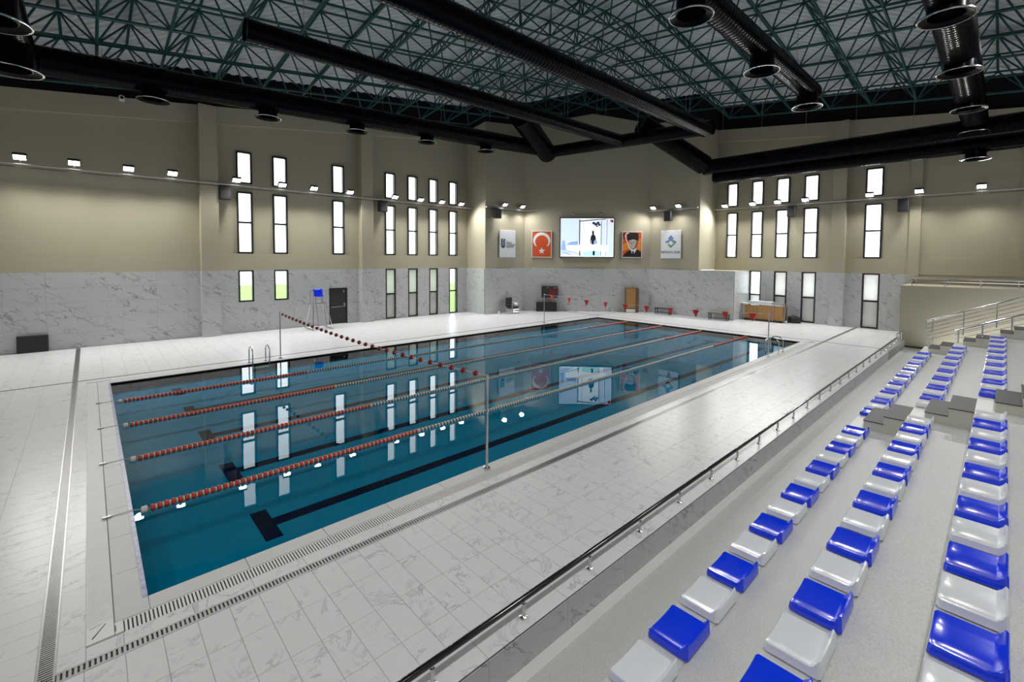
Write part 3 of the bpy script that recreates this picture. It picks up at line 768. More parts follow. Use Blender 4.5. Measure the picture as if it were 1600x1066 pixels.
# local frames: X along the wall (left to right as seen), -Y towards the room, Z up
aC = math.atan2(ec.y, ec.x)
def text(body, size, matl, parent, x, y, z, align='LEFT', name='lettering', sx=1.0):
    cu_ = bpy.data.curves.new('tmp', 'FONT'); cu_.body = body; cu_.size = size; cu_.align_x = align; cu_.extrude = .002; cu_.resolution_u = 2
    ob = bpy.data.objects.new('tmp', cu_); COL.objects.link(ob)
    dg = bpy.context.evaluated_depsgraph_get(); me = bpy.data.meshes.new_from_object(ob.evaluated_get(dg))
    bpy.data.objects.remove(ob); me.materials.clear(); me.materials.append(matl)
    o = bpy.data.objects.new(name, me); COL.objects.link(o); o.parent = parent
    o.location = (x, y, z); o.rotation_euler = (math.pi/2, 0, 0); o.scale = (sx, 1, 1)
    return o
def flat(parent, name, poly, y, matl, th=.003):
    return MB().prism(poly, y, y-th, 'xz').build(name, M[matl], parent)
def rct(x0, x1, z0, z1): return [(x0, z0), (x1, z0), (x1, z1), (x0, z1)]
def disc(cx, cz, rx, rz=None, n=28, a0=0, a1=2*math.pi):
    rz = rx if rz is None else rz; full = abs(a1-a0-2*math.pi) < 1e-6
    return [(cx+rx*math.cos(a0+(a1-a0)*i/(n if full else n-1)), cz+rz*math.sin(a0+(a1-a0)*i/(n if full else n-1))) for i in range(n)]
# big LED screen
x, y = cw(4.77, .16)
tv = thing('video_screen', 'large lit video screen showing a figure in a bright doorway', 'screen', (x, y, 4.12), rz=aC)
w, h = 4.16, 3.05
MB().box(-w/2, w/2, -.02, .14, 0, h).build('casing', M['darkcab'], tv)
fr = MB()
for a in ((-w/2, -w/2+.07, 0, h), (w/2-.07, w/2, 0, h), (-w/2+.07, w/2-.07, 0, .07), (-w/2+.07, w/2-.07, h-.07, h)): fr.box(a[0], a[1], -.055, -.02, a[2], a[3])
fr.build('bezel', M['blackframe'], tv)
sc = flat(tv, 'screen_panel', rct(-w/2+.07, w/2-.07, .07, h-.07), -.021, 'screen_w', .004)
U = lambda a: -w/2+w*a/100.0
V = lambda b: h*b/100.0
def sp(nm, poly, k, m_): flat(sc, nm, [(U(a), V(b)) for a, b in poly], -.0255-.001*k, m_, .0008)
sp('picture_area', [(2,5),(20,5),(20,97),(2,97)], 0, 'screen_bb')
sp('picture_area', [(20,42),(36,42),(36,97),(20,97)], 0, 'screen_bb')
sp('picture_area', [(3,20),(12,20),(9,44),(5,40)], 1, 'screen_b')
sp('picture_area', [(11,30),(34,30),(34,42),(20,40)], 1, 'screen_b')
sp('picture_area', [(86,4),(97,4),(97,97),(86,97)], 0, 'screen_bb')
sp('picture_area', [(76,30),(84,30),(84,96),(76,96)], 0, 'screen_bb')
sp('dark_post', [(35.5,32),(37.5,32),(37.5,95),(35.5,95)], 2, 'screen_d')
sp('dark_post', [(43.6,32),(44.4,32),(44.4,88),(43.6,88)], 2, 'screen_b')
sp('dark_post', [(75,30),(76.2,30),(76.2,92),(75,92)], 2, 'screen_d')
sp('dark_post', [(85.3,30),(86.3,30),(86.3,97),(85.3,97)], 2, 'screen_d')
sp('dark_post', [(36,4),(38,4),(38,18),(36,18)], 2, 'screen_d')
sp('dark_post', [(74.5,4),(75.6,4),(75.6,22),(74.5,22)], 2, 'screen_d')
sp('dark_post', [(84,4),(85.4,4),(85.4,22),(84,22)], 2, 'screen_b')
sp('picture_area', [(44,4),(74,4),(74,16),(60,18),(44,14)], 1, 'screen_c')
sp('stripe', [(4,22),(40,8),(40,6),(4,19)], 1, 'screen_b')
sp('stripe', [(5,15),(28,6),(26,5),(5,12)], 1, 'screen_b')
sp('beam', [(37,92),(58,95),(84,97),(84,95),(60,92.5),(37,89.5)], 3, 'screen_d')
for a, b, r in ((62,86,3.2),(66,83,3.4),(70,87,3),(72,82,2.8),(68,78,1.8)): sp('foliage', [(a+r*math.cos(t), b+r*1.2*math.sin(t)) for t in [0,.9,1.7,2.6,3.3,4.2,5.3]], 3, 'screen_d')
sp('caption_band', [(13,17),(88,17),(88,31),(13,31)], 3, 'screen_w')
sp('figure', [(55.5,34),(56.5,34),(57.5,46),(58.2,33),(64.5,33),(64.6,46),(66,40),(66.8,41),(65.6,54),(62.6,58),(63,63),(62,67),(60.6,68),(59.4,66.5),(59,62),(59.6,58),(57.2,54.5),(56,46)], 4, 'screen_k')
sp('figure_bag', [(62,33),(68,34),(69.5,39),(67,44),(63,42)], 5, 'screen_b')
sp('figure_legs', [(60.5,6),(64.5,6),(64.8,17),(60.6,17)], 4, 'screen_k')
sp('corner_logo', [(92,89),(97,89),(97,95),(92,95)], 3, 'screen_r')
sp('corner_logo', [(94.5,88),(97.5,88),(97.5,93),(94.5,93)], 4, 'screen_k')
MB().box(-.25, .25, -.06, -.05, .015, .055).build('maker_plate', M['steel'], tv)
for s, lab in ((3.68, 'left'), (5.78, 'right')):
    x, y = cw(s, .2)
    t = thing('picture_lamp', 'small spotlight bracket above the %s half of the video screen' % lab, 'lamp', (x, y, 7.45), rz=aC)
    MB().tube([(0,.2,-.1),(0,.05,.12),(0,-.1,.15),(0,-.16,.05)], .025, 6).build('arm', M['steel'], t)
    MB().lathe((0,-.16,-.05), [(.03,.12),(.10,.08),(.13,-.02),(.11,-.06),(.02,-.05)], 12).build('head', M['steel'], t, smooth=True)
# flag poster
def frame(t, w, h, m_='whiteprint'):
    f = MB(); b = .045
    for a in ((-w/2, -w/2+b, 0, h), (w/2-b, w/2, 0, h), (-w/2+b, w/2-b, 0, b), (-w/2+b, w/2-b, h-b, h)): f.box(a[0], a[1], -.03, .04, a[2], a[3])
    f.build('frame', M[m_], t)
x, y = cw(1.33, .06)
fl = thing('flag_poster', 'framed orange-red poster with white crescent and star', 'poster', (x, y, 4.11), rz=aC)
w, h = 1.54, 2.03; frame(fl, w, h)
pn = flat(fl, 'print', rct(-w/2+.04, w/2-.04, .04, h-.04), 0, 'orange', .012)
cz = 1.30
ou = disc(0, cz, .66, .62, 40, math.radians(-42), math.radians(222)); inn = disc(0, cz-.10, .50, .50, 40, math.radians(222), math.radians(-42))
cre = MB()
for i in range(39):
    a, b, c, d = ou[i], ou[i+1], inn[38-i], inn[39-i]
    cre.add([(a[0], -.016, a[1]), (b[0], -.016, b[1]), (c[0], -.016, c[1]), (d[0], -.016, d[1])], [(0,1,2,3)])
cre.build('crescent', M['whiteprint'], fl)
flat(fl, 'star', [((.27 if i % 2 == 0 else .11)*math.sin(i*math.pi/5), .50+(.27 if i % 2 == 0 else .11)*math.cos(i*math.pi/5)) for i in range(10)], -.013, 'whiteprint')
# portrait poster
x, y = cw(8.2, .06)
po = thing('portrait_poster', 'framed portrait poster of a man in a black fur hat on orange', 'poster', (x, y, 4.14), rz=aC)
w, h = 1.51, 1.98; frame(po, w, h)
flat(po, 'print', rct(-w/2+.04, w/2-.04, .04, h-.04), 0, 'orange', .012)
flat(po, 'amber_patch', [(-.70,.5),(-.3,.62),(-.2,.95),(-.5,1.15),(-.70,.95)], -.0125, 'orange2')
flat(po, 'amber_patch', [(.35,.6),(.71,.55),(.71,1.5),(.5,1.35)], -.0125, 'orange2')
flat(po, 'dark_patch', [(-.71,1.45),(-.2,1.3),(-.1,1.94),(-.71,1.94)], -.0128, 'redball')
flat(po, 'white_crook', [(-.55,1.62),(-.48,1.85),(-.30,1.93),(-.18,1.82),(-.24,1.78),(-.32,1.84),(-.43,1.76),(-.44,1.5),(-.15,.75),(-.08,.62),(-.15,.60),(-.25,.75)], -.0135, 'whiteprint')
flat(po, 'suit', [(-.70,.04),(-.70,.10),(-.45,.40),(-.12,.62),(.42,.62),(.62,.48),(.71,.36),(.71,.04)], -.0145, 'blackprint')
flat(po, 'shirt', [(-.08,.60),(.06,.10),(.34,.60)], -.0155, 'whiteprint')
flat(po, 'tie', [(.04,.52),(.14,.52),(.18,.2),(.08,.08),(.0,.2)], -.0165, 'blackprint')
flat(po, 'neck', [(-.10,.58),(.32,.58),(.34,.85),(-.06,.80)], -.0160, 'skinshade')
flat(po, 'collar', [(-.14,.60),(.08,.50),(.34,.62),(.36,.74),(.10,.62),(-.10,.70)], -.0172, 'whiteprint')
flat(po, 'face', [(-.22,1.32),(-.24,1.10),(-.20,.88),(-.10,.76),(.04,.70),(.20,.76),(.36,.92),(.42,1.12),(.42,1.32),(.1,1.4)], -.0175, 'skin')
flat(po, 'face_shade', [(.16,.76),(.36,.92),(.42,1.12),(.42,1.30),(.30,1.28),(.28,1.05)], -.018, 'skinshade')
flat(po, 'eyebrow', [(-.20,1.20),(-.04,1.17),(-.04,1.20),(-.18,1.24)], -.0185, 'blackprint')
flat(po, 'eyebrow', [(.05,1.17),(.22,1.20),(.22,1.24),(.05,1.20)], -.0185, 'blackprint')
flat(po, 'eye', disc(-.11,1.135,.045,.018,10), -.0185, 'blackprint')
flat(po, 'eye', disc(.12,1.135,.045,.018,10), -.0185, 'blackprint')
flat(po, 'nose', [(-.02,1.14),(-.06,.98),(.03,.97),(.02,1.13)], -.0185, 'skinshade')
flat(po, 'mouth', [(-.10,.885),(.08,.885),(.05,.87),(-.07,.87)], -.0185, 'skinshade')
flat(po, 'fur_hat', [(-.32,1.30),(-.34,1.60),(-.28,1.84),(-.05,1.90),(.25,1.90),(.47,1.84),(.50,1.55),(.46,1.28),(.1,1.40)], -.019, 'blackprint')
# municipality board
bd = thing('logo_board', 'white board with navy shield and three lines of lettering', 'sign', (22.07, 18.68, 4.09), rz=0.0)
w, h = 1.56, 2.0
MB().bev(-w/2, w/2, -.03, .05, 0, h, .012).build('panel', M['board'], bd)
flat(bd, 'shield', [(-.66,1.36),(-.24,1.36),(-.24,.84),(-.30,.74),(-.45,.66),(-.60,.74),(-.66,.84)], -.031, 'navy')
for z in (1.24, 1.08, .92): flat(bd, 'shield_mark', [(-.58,z-.06),(-.45,z+.05),(-.32,z-.06),(-.32,z-.02),(-.45,z+.08),(-.58,z-.02)], -.0345, 'board', .001)
for i, (s_, tx) in enumerate(((.10, 'T.C.'), (.17, 'ANKARA'), (.17, 'BÜYÜKŞEHİR'), (.17, 'BELEDİYESİ'))):
    text(tx, s_, M['navy'], bd, -.14, -.034, 1.17-.145*i, sx=.82 if i else 1)
# logo board on the far right wall piece
ar = -math.pi/2
lb = thing('logo_board', 'white board with green and blue diamond logo above lettering', 'sign', (30.44, 10.1, 4.11), rz=ar)
w, h = 1.6, 2.04
MB().bev(-w/2, w/2, -.03, .05, 0, h, .012).build('panel', M['board'], lb)
dz = 1.18
flat(lb, 'logo_green', [(-.24,dz-.16),(0,dz-.42),(.44,dz-.02),(.36,dz+.0),(.0,dz-.26),(-.14,dz-.10)], -.031, 'greenlogo')
flat(lb, 'logo_roof', [(-.16,dz+.08),(-.16,dz+.26),(-.26,dz+.26),(0,dz+.52),(.26,dz+.26),(.16,dz+.26),(.16,dz+.08)], -.031, 'bluelogo')
for sx_ in (-1, 1):
    for k in range(3): flat(lb, 'logo_block', [(sx_*(.44-.09*k), dz+.02+.04*k), (sx_*(.36-.09*k), dz+.10+.04*k), (sx_*(.30-.09*k), dz+.02-.01*k), (sx_*(.37-.09*k), dz-.06+.0*k)], -.031, 'bluelogo')
text('METROPOL İMAR', .225, M['blackprint'], lb, 0, -.034, .38, 'CENTER', sx=.86)

# ------------------------------------------------------------------ furniture along the far walls
def on_wall(name, label, cat, s, n, z=0):
    x, y = cw(s, n); return thing(name, label, cat, (x, y, z), rz=aC)
t = on_wall('wall_cabinet', 'black wall cabinet with a dark red lit front above the low cabinet', 'cabinet', 1.96, .25, 1.05)
MB().box(-.62, .62, -.2, .2, 0, .86).build('body', M['darkcab'], t); MB().box(-.04, .56, -.206, -.2, .08, .78).build('red_panel', M['darkred'], t)
for a in (-.15, .35, .5): MB().cyl((a,-.23,.76), (a,-.2,.76), .03, 8).build('spot', M['whiteprint'], t)
t = on_wall('low_cabinet', 'low black cabinet standing below the wall cabinet', 'cabinet', 1.73, .38)
MB().box(-.78, .78, -.22, .22, .03, .70).build('body', M['darkcab'], t)
for a in (-.77, 0.01): MB().box(a, a+.76, -.235, -.22, .05, .68).build('door', M['rubber'], t)
t = on_wall('steel_post', 'thin steel post right of the low black cabinet', 'post', 2.64, .25)
MB().cyl((0,0,.02), (0,0,1.75), .022).build('tube', M['steel'], t); MB().lathe((0,0,0), [(.01,0),(.12,0),(.12,.02),(.01,.03)], 12).build('foot', M['steel'], t)
t = on_wall('tall_cabinet', 'tall orange-brown wooden cabinet against the far wall', 'cabinet', 8.2, .35)
MB().box(-.48, .48, -.26, .26, 0, 1.86).build('body', M['wooddark'], t)
MB().box(-.46, .22, -.275, -.26, .34, 1.82).build('door', M['wood'], t); MB().box(-.46, .22, -.275, -.26, .03, .27).build('drawer', M['whiteprint'], t, label='pale lower drawer')
MB().box(-.47, .23, -.27, -.262, .27, .34).build('shelf_gap', M['darkcab'], t)
MB().cyl((.16,-.30,1.62), (.16,-.275,1.62), .02, 8).build('knob', M['chrome'], t)
def bench(label, c, rz, L, topm):
    t = thing('bench', label, 'bench', c, rz=rz)
    for k in range(3): MB().bev(-L/2, L/2, -.19+.13*k, -.19+.13*k+.115, .40, .44, .006).build('slat', M[topm], t)
    for sx_ in (-1, 1):
        for sy_ in (-1, 1): MB().box(sx_*(L/2-.12)-.025, sx_*(L/2-.12)+.025, sy_*.15-.025, sy_*.15+.025, 0, .40).build('leg', M['darkcab'], t)
        MB().box(sx_*(L/2-.12)-.02, sx_*(L/2-.12)+.02, -.15, .15, .355, .395).build('crossbar', M['darkcab'], t)
    MB().box(-L/2+.12, L/2-.12, -.02, .02, .10, .14).build('stretcher', M['darkcab'], t)
bench('dark bench nearest the tall wooden cabinet', (30.15, 10.45, 0), ar, 1.35, 'darkcab')
bench('brown-topped bench nearest the stacked boards', (30.1, 6.3, 0), ar, 1.45, 'wooddark')
# stacked boards / trolley in front of the right wall
t = thing('board_trolley', 'wheeled metal trolley carrying an upright brown board and pale planks', 'trolley', (32.0, 4.0, 0), rz=ar)
MB().bev(-1.25, 1.15, -.32, -.26, .12, 1.02, .01).build('brown_board', M['wood'], t)
MB().box(1.15, 1.20, -.32, .3, .12, 1.02).build('side_board', M['wooddark'], t)
for sx_ in (-1.42, -.55, .55, 1.22): MB().tube([(sx_, -.40, .08), (sx_+.04, -.36, 1.08), (sx_+.04, .3, 1.08), (sx_, .34, .08)], .022, 6).build('frame_hoop', M['steel'], t)
MB().box(-1.35, 1.1, -.30, .28, .05, .11).build('base', M['darkcab'], t)
MB().bev(-1.55, 1.1, -.42, .25, 1.085, 1.13, .006).build('plank', M['board'], t)
MB().bev(-1.0, .45, -.30, .2, 1.135, 1.30, .01).build('plank', M['board'], t)
MB().bev(.5, 1.1, -.35, .2, 1.135, 1.24, .01).build('crate', M['steel'], t)
for sx_ in (-1.2, 1.0):
    for sy_ in (-.3, .28): MB().cyl((sx_, sy_-.02, .05), (sx_, sy_+.02, .05), .05, 12).build('castor', M['rubber'], t)
t = thing('black_bag', 'crumpled black bag on the floor beside the board trolley', 'bag', (32.5, 2.45, 0))
b = MB(); 
prof = [(.02,0),(.34,.01),(.40,.14),(.36,.28),(.24,.38),(.02,.40)]
b.lathe((32.5, 2.45, 0), prof, 14)
b.v = [(v[0]+.05*math.sin(v[2]*19+v[1]*13), v[1]+.06*math.sin(v[0]*17+v[2]*9), max(0, v[2]+.05*math.sin(v[0]*11+v[1]*8)*(v[2] > .03))) for v in b.v]
b.build('sack', M['rubber'], t, smooth=True)
MB().tube([(32.4, 2.35, .36), (32.38, 2.4, .5), (32.45, 2.55, .5), (32.5, 2.6, .36)], .02, 6).build('strap', M['rubber'], t)
# chair with a black back at the far left
t = thing('metal_chair', 'metal framed chair with black back and white papers in the far corner', 'chair', (22.0, 18.0, 0), rz=0.0)
for sx_ in (-.32, .32):
    MB().tube([(sx_,-.32,.02),(sx_,-.32,.62),(sx_,-.28,.66),(sx_,.25,.66),(sx_,.3,.02)], .025, 6).build('side_frame', M['chrome'], t)
MB().bev(-.36, .36, -.30, .28, .36, .52, .03).build('seat', M['darkcab'], t)
MB().bev(-.42, .18, .24, .34, .50, 1.16, .03).build('backrest', M['darkcab'], t)
MB().box(-.08, .24, -.02, .2, .525, .53).xf(Matrix.Translation((0,.0,.28)) @ Matrix.Rotation(.7, 4, 'X')).build('paper', M['board'], t)
for z in (.15, .3): MB().cyl((-.32,-.32,z), (.32,-.32,z), .018, 6).build('crossbar', M['chrome'], t)
t = thing('white_bottle', 'small white bottle on the floor left of the metal chair', 'bottle', (20.95, 18.3, 0))
MB().lathe((20.95, 18.3, 0), [(.01,0),(.08,0),(.085,.02),(.085,.17),(.04,.2),(.04,.23),(.01,.24)], 12).build('body', M['board'], t, smooth=True)
MB().lathe((20.95, 18.3, 0), [(.045,.22),(.045,.26),(.01,.265)], 10).build('cap', M['bluelogo'], t)
# dark panel leaning at left
t = thing('dark_panel', 'dark rectangular panel standing against the left marble wall', 'panel', (-2.15, 20.7, 0), rz=0.0)
MB().bev(-.45, .45, -.06, .06, 0, .70, .015).xf(Matrix.Rotation(-.12, 4, 'X')).build('slab', M['darkcab'], t)
MB().box(-.42, .42, -.068, -.06, .04, .66).xf(Matrix.Rotation(-.12, 4, 'X')).build('inset', M['rubber'], t)

# lifeguard chair
t = thing('lifeguard_chair', 'tall steel lifeguard chair with blue seat beside the black door', 'chair', (8.85, 19.6, 0), rz=0.0)
for sx_ in (-1, 1):
    MB().tube([(sx_*.52,-.62,.05),(sx_*.34,-.18,1.42),(sx_*.34,-.18,2.15)], .022, 6).build('front_leg', M['chrome'], t)
    MB().tube([(sx_*.52,.55,.05),(sx_*.34,.32,1.42),(sx_*.34,.32,2.15)], .022, 6).build('rear_leg', M['chrome'], t)
    MB().tube([(sx_*.34,.32,2.15),(sx_*.34,-.18,2.15)], .022, 6).build('armrest', M['chrome'], t)
    MB().tube([(sx_*.52,-.75,.05),(sx_*.52,.7,.05)], .022, 6).build('skid', M['chrome'], t)
    MB().tube([(sx_*.22,-.62,.05),(sx_*.20,-.2,1.42)], .018, 6).build('ladder_rail', M['chrome'], t)
for k in range(5):
    z = .25+.25*k; y_ = -.62+.42*(z/1.42); MB().bev(-.22, .22, y_-.05, y_+.05, z-.012, z+.012, .005).build('step', M['steel'], t)
MB().bev(-.42, .42, -.28, .38, 1.40, 1.44, .01).build('platform', M['steel'], t)
se = MB(); gx, gz = 7, 7
for i in range(gx):
    for j in range(gz+1):
        a = -1+2*i/(gx-1); q = j/gz
        yy = -.16+.34*min(1, q*1.8)+.05*max(0, q*1.8-1); zz = 1.80+.42*max(0, q*1.8-1)/.8-.02*min(1, q*1.8)
        se.v.append((a*.25, yy-.04*a*a, zz+.05*a*a))
for i in range(gx-1):
    for j in range(gz): a = i*(gz+1)+j; se.f.append((a, a+gz+1, a+gz+2, a+1)); se.m.append(0)
so = se.build('seat_shell', M['seat_blue'], t, smooth=True, label='blue moulded seat shell')
md = so.modifiers.new('thick', 'SOLIDIFY'); md.thickness = .03
for sx_ in (-.15, .15): MB().cyl((sx_, 0, 1.44), (sx_, .02, 1.80), .02, 6).build('seat_post', M['chrome'], t)

# pool ladders
def ladder(label, c, sgn):
    t = thing('pool_ladder', label, 'ladder', c, rz=0.0 if sgn > 0 else math.pi)
    for sx_ in (-.28, .28):
        pts = [(sx_,-.30,0),(sx_,-.30,.45)]+[(sx_,-.30+.27*(1-math.cos(a)),.45+.2*math.sin(a)) for a in [math.pi*i/8 for i in range(1, 8)]]+[(sx_,.24,.40),(sx_,.20,-.33)]
        MB().tube(pts, .022, 8).build('handrail', M['chrome'], t)
        MB().lathe((sx_,-.30,0), [(.02,.0),(.055,.0),(.05,.025),(.022,.03)], 12).build('flange', M['chrome'], t)
    for z in (-.12, -.30): MB().bev(-.28, .28, .17, .25, z-.015, z+.015, .006).build('step', M['steel'], t)
ladder('chrome pool ladder on the stand side near the far pool end', (21.3, 0.05, .006), 1)
ladder('chrome pool ladder on the far long side near the left end', (4.17, 12.45, .006), -1)

# ------------------------------------------------------------------ lane ropes
def float_mesh(r, L, m_):
    return MB().lathe((0,0,0), [(.012,-L/2),(r*.75,-L/2),(r,-L*.25),(r,L*.25),(r*.75,L/2),(.012,L/2)], 10, 'x').mesh('float', M[m_], smooth=True)
FR, FWh = float_mesh(.055, .055, 'redfloat'), float_mesh(.048, .05, 'whitefloat')
FT, FD = float_mesh(.045, .03, 'whitefloat'), float_mesh(.034, .03, 'darkcab')
ORDR = ['nearest the stand', 'second from the stand', 'third from the stand', 'farthest from the stand']
for k in range(4):
    y = 2.5*(k+1); z = -.03
    t = thing('lane_rope', 'floating lane rope of red and white discs, %s' % ORDR[k], 'lane rope', (12.5, y, z), group='lane ropes across the pool')
    MB().tube([(-.28, y, .012), (-.02, y, .02), (.2, y, z), (24.8, y, z), (25.02, y, .02), (25.2, y, .012)], .006, 5).build('cable', M['cord'], t)
    MB().bev(-.36, -.25, y-.02, y+.02, .006, .03, .006).build('tensioner', M['steel'], t)
    MB().lathe((.14, y, z), [(.01,-.05),(.055,-.04),(.06,.03),(.01,.05)], 10, 'x').build('end_float', M['whitefloat'], t, smooth=True)
    n = 272; single = 120-24*k; stf = {'redfloat': MB(), 'whitefloat': MB(), 'darkcab': MB()}
    for i in range(n):
        x = .24+i*.0902
        red = x < 5.1 or x > 20.8
        for me, dx, r, L, mm in (((FR, 0, .055, .055, 'redfloat'), (FT, .045, .045, .03, 'whitefloat')) if red else ((FWh, 0, .048, .05, 'whitefloat'), (FD, .043, .034, .03, 'darkcab'))):
            if i < single: inst('float', me, t, (x+dx, y, z))
            else: stf[mm].lathe((x+dx, y, z), [(.012,-L/2),(r,-L*.3),(r,L*.3),(.012,L/2)], 7, 'x')
    for mm, b in stf.items():
        if b.v: tag(b.build('far_floats', M[mm], t), kind='stuff')

# recall ropes on poles
def pole(label, x, y, h):
    t = thing('rope_pole', label, 'pole', (x, y, .006))
    MB().cyl((x, y, .006), (x, y, h), .024, 8).build('tube', M['chrome'], t)
    MB().lathe((x, y, .006), [(.02,0),(.07,0),(.065,.03),(.026,.04)], 12).build('socket', M['chrome'], t)
    MB().lathe((x, y, h), [(.026,-.03),(.034,-.02),(.034,.03),(.01,.04)], 10).build('cap', M['chrome'], t)
pole('thin steel pole on the stand side carrying the red ball rope', 5, -.16, 1.80)
pole('thin steel pole on the far pool side carrying the red ball rope', 5, 12.84, 1.82)
pole('thin steel pole on the stand side carrying the red pennants', 20, -.16, 1.82)
pole('thin steel pole on the far pool side carrying the red pennants', 20, 12.84, 1.80)
t = thing('ball_rope', 'sagging rope threaded with dark red balls across the pool', 'rope', (5, 6.3, 1.62))
sag = lambda v, d: 1.80-d*(1-(2*v-1)**2)
MB().tube([(5, -.16+13*i/40, sag(i/40, .15)) for i in range(41)], .007, 5).build('cord', M['cord'], t)
bm_ = MB().lathe((0,0,0), [(.006,-.06),(.035,-.05),(.058,0),(.035,.05),(.006,.06)], 10, 'y').mesh('ball', M['redball'], smooth=True)
for i in range(31): 
    v = (i+.9)/31.8; inst('ball', bm_, t, (5, -.16+13*v, sag(v, .15)))
t = thing('pennant_line', 'backstroke cord hung with red triangular pennants across the pool', 'pennants', (20, 6.3, 1.65))
MB().tube([(20, -.16+13*i/40, sag(i/40, .14)) for i in range(41)], .009, 5).build('cord', M['cord'], t)
pm = MB().prism([(-.17, 0), (.17, 0), (0, -.36)], -.004, .004, 'yz').mesh('pennant', M['redflag'])
for y in (12.2, 10.8, 9.5, 8.18, 6.9, 5.63, 4.32, 3.02, 1.66, .5): inst('pennant', pm, t, (20, y, sag((y+.16)/13, .14)), rot=(0, 0, random.uniform(-.3, .3)))

# ------------------------------------------------------------------ spectator terrace
Z0 = -.40
TZ = [0.0, .48, .95, 1.43, 1.91, 2.39, 2.87, 3.35]; TY = [-4.38, -5.48, -6.56, -7.64, -8.72, -9.80, -10.88, -11.96]
XA, XB = -7.0, 28.2
te = thing('spectator_terrace', 'stepped grey coated concrete stand for the seats', 'terrace', (10, -8, Z0))
MB().box(XA, 30.0, CURB-.014, TY[0]-.2, Z0-.1, Z0).build('walkway', M['terrace'], te)
MB().box(XA, 30.0, CURB-.16, CURB-.014, Z0, Z0+.012).build('walkway_margin', M['terr_edge'], te)
for k in range(8):
    y1 = TY[k]; y0 = TY[k+1] if k < 7 else WY0+.05
    MB().box(XA, XB, y0-(.02 if k < 7 else 0), y1, Z0 if k == 0 else TZ[k-1]-.02, TZ[k]).build('tread', M['terrace'], te)
    MB().box(XA, XB, y1-.42, y1+.01, TZ[k]-.05, TZ[k]+.006).build('nosing', M['terr_edge'], te)
for ax0, ax1, nm in ((12.95, 14.3, 'aisle'), (26.3, 27.5, 'aisle')):
    for k in range(5):
        a, b = TZ[k], TZ[k+1]
        for q, (ya, yb, f_) in enumerate(((TY[k]-.28, TY[k]-.66, .42), (TY[k]-.66, TY[k+1], .80))):
            st = MB().box(ax0, ax1, ya, yb, a, a+(b-a)*f_).build('step_block', M['bluebeige'], te)
            MB().box(ax0-.012, ax1+.012, ya+.01, yb+(.0 if q == 0 else .02), a+(b-a)*f_, a+(b-a)*f_+.02).build('step_tread', M['stepdark'], st)
# seats
def seat_mesh():
    n = 14; hw, hd = .262, .222; m = MB()
    def H(a, b):   # a in -1..1 across (x), b in -1 (back, -y) .. 1 (front, +y)
        z = .098-.034*(1-abs(a)**2.6)*(1 if b < .55 else 1-.35*((b-.55)/.45)**2)
        if b < -.74: z += .078*min(1, (-.74-b)/.16)**.8*(1-.12*a**8)
        return z
    e = [-1, -.97, -.9]+[-.8+1.6*i/10 for i in range(11)]+[.9, .97, 1]
    N_ = len(e)
    for i in range(N_):
        for j in range(N_):
            a, b = e[i], e[j]; z = H(a, b)
            ed = max(abs(a), abs(b)); 
            if ed > .96: z -= .012*(ed-.96)/.04
            c = 1.0
            if abs(a) > .9 and abs(b) > .9: c = 1-.06*(min(abs(a), abs(b))-.9)/.1
            m.v.append((a*hw*c, b*hd*c, z))
    for i in range(N_-1):
        for j in range(N_-1): m.f.append((i*N_+j, (i+1)*N_+j, (i+1)*N_+j+1, i*N_+j+1)); m.m.append(0)
    rim = [(i, 0) for i in range(N_)]+[(N_-1, j) for j in range(1, N_)]+[(i, N_-1) for i in range(N_-2, -1, -1)]+[(0, j) for j in range(N_-2, 0, -1)]
    base = len(m.v)
    for i, j in rim:
        v = m.v[i*N_+j]; m.v.append((v[0]*1.035, v[1]*1.03, .018))
    K = len(rim)
    for q in range(K):
        i, j = rim[q]; i2, j2 = rim[(q+1) % K]
        m.f.append((i*N_+j, i2*N_+j2, base+(q+1) % K, base+q)); m.m.append(0)
    m.f.append(tuple(range(base, base+K))); m.m.append(0)
    return m
sm = seat_mesh()
SMB = sm.mesh('seat_shell', M['seat_blue'], smooth=True); SMW = sm.mesh('seat_shell', M['seat_white'], smooth=True)
ft = MB().box(-.21, .21, -.17, .17, 0, .03); FTM = ft.mesh('seat_foot', M['rubber'])
ROWN = ['lowest', 'second', 'third', 'fourth']
def seat(x, k, blue, label, near):
    y = TY[k]-.225; t = thing('stadium_seat', label, 'seat', (x, y, TZ[k]+.006), rz=0.0, group='plastic seats in the stand')
    s_ = bpy.data.objects.new('shell', SMB if blue else SMW); COL.objects.link(s_); s_.parent = t
    f_ = bpy.data.objects.new('foot', FTM); COL.objects.link(f_); f_.parent = t
rows = [(0, 4.06, 1, .695, [-2, -1]+list(range(0, 13)), 14.33, 17), (1, 4.90, 1, .70, [-3, -2, -1]+list(range(0, 12)), 14.35, 16), (2, 4.52, 1, .70, [-2, -1]+list(range(0, 13)), 14.5, 17), (3, 4.3, 1, .70, list(range(2, 12)), 14.5, 17)]
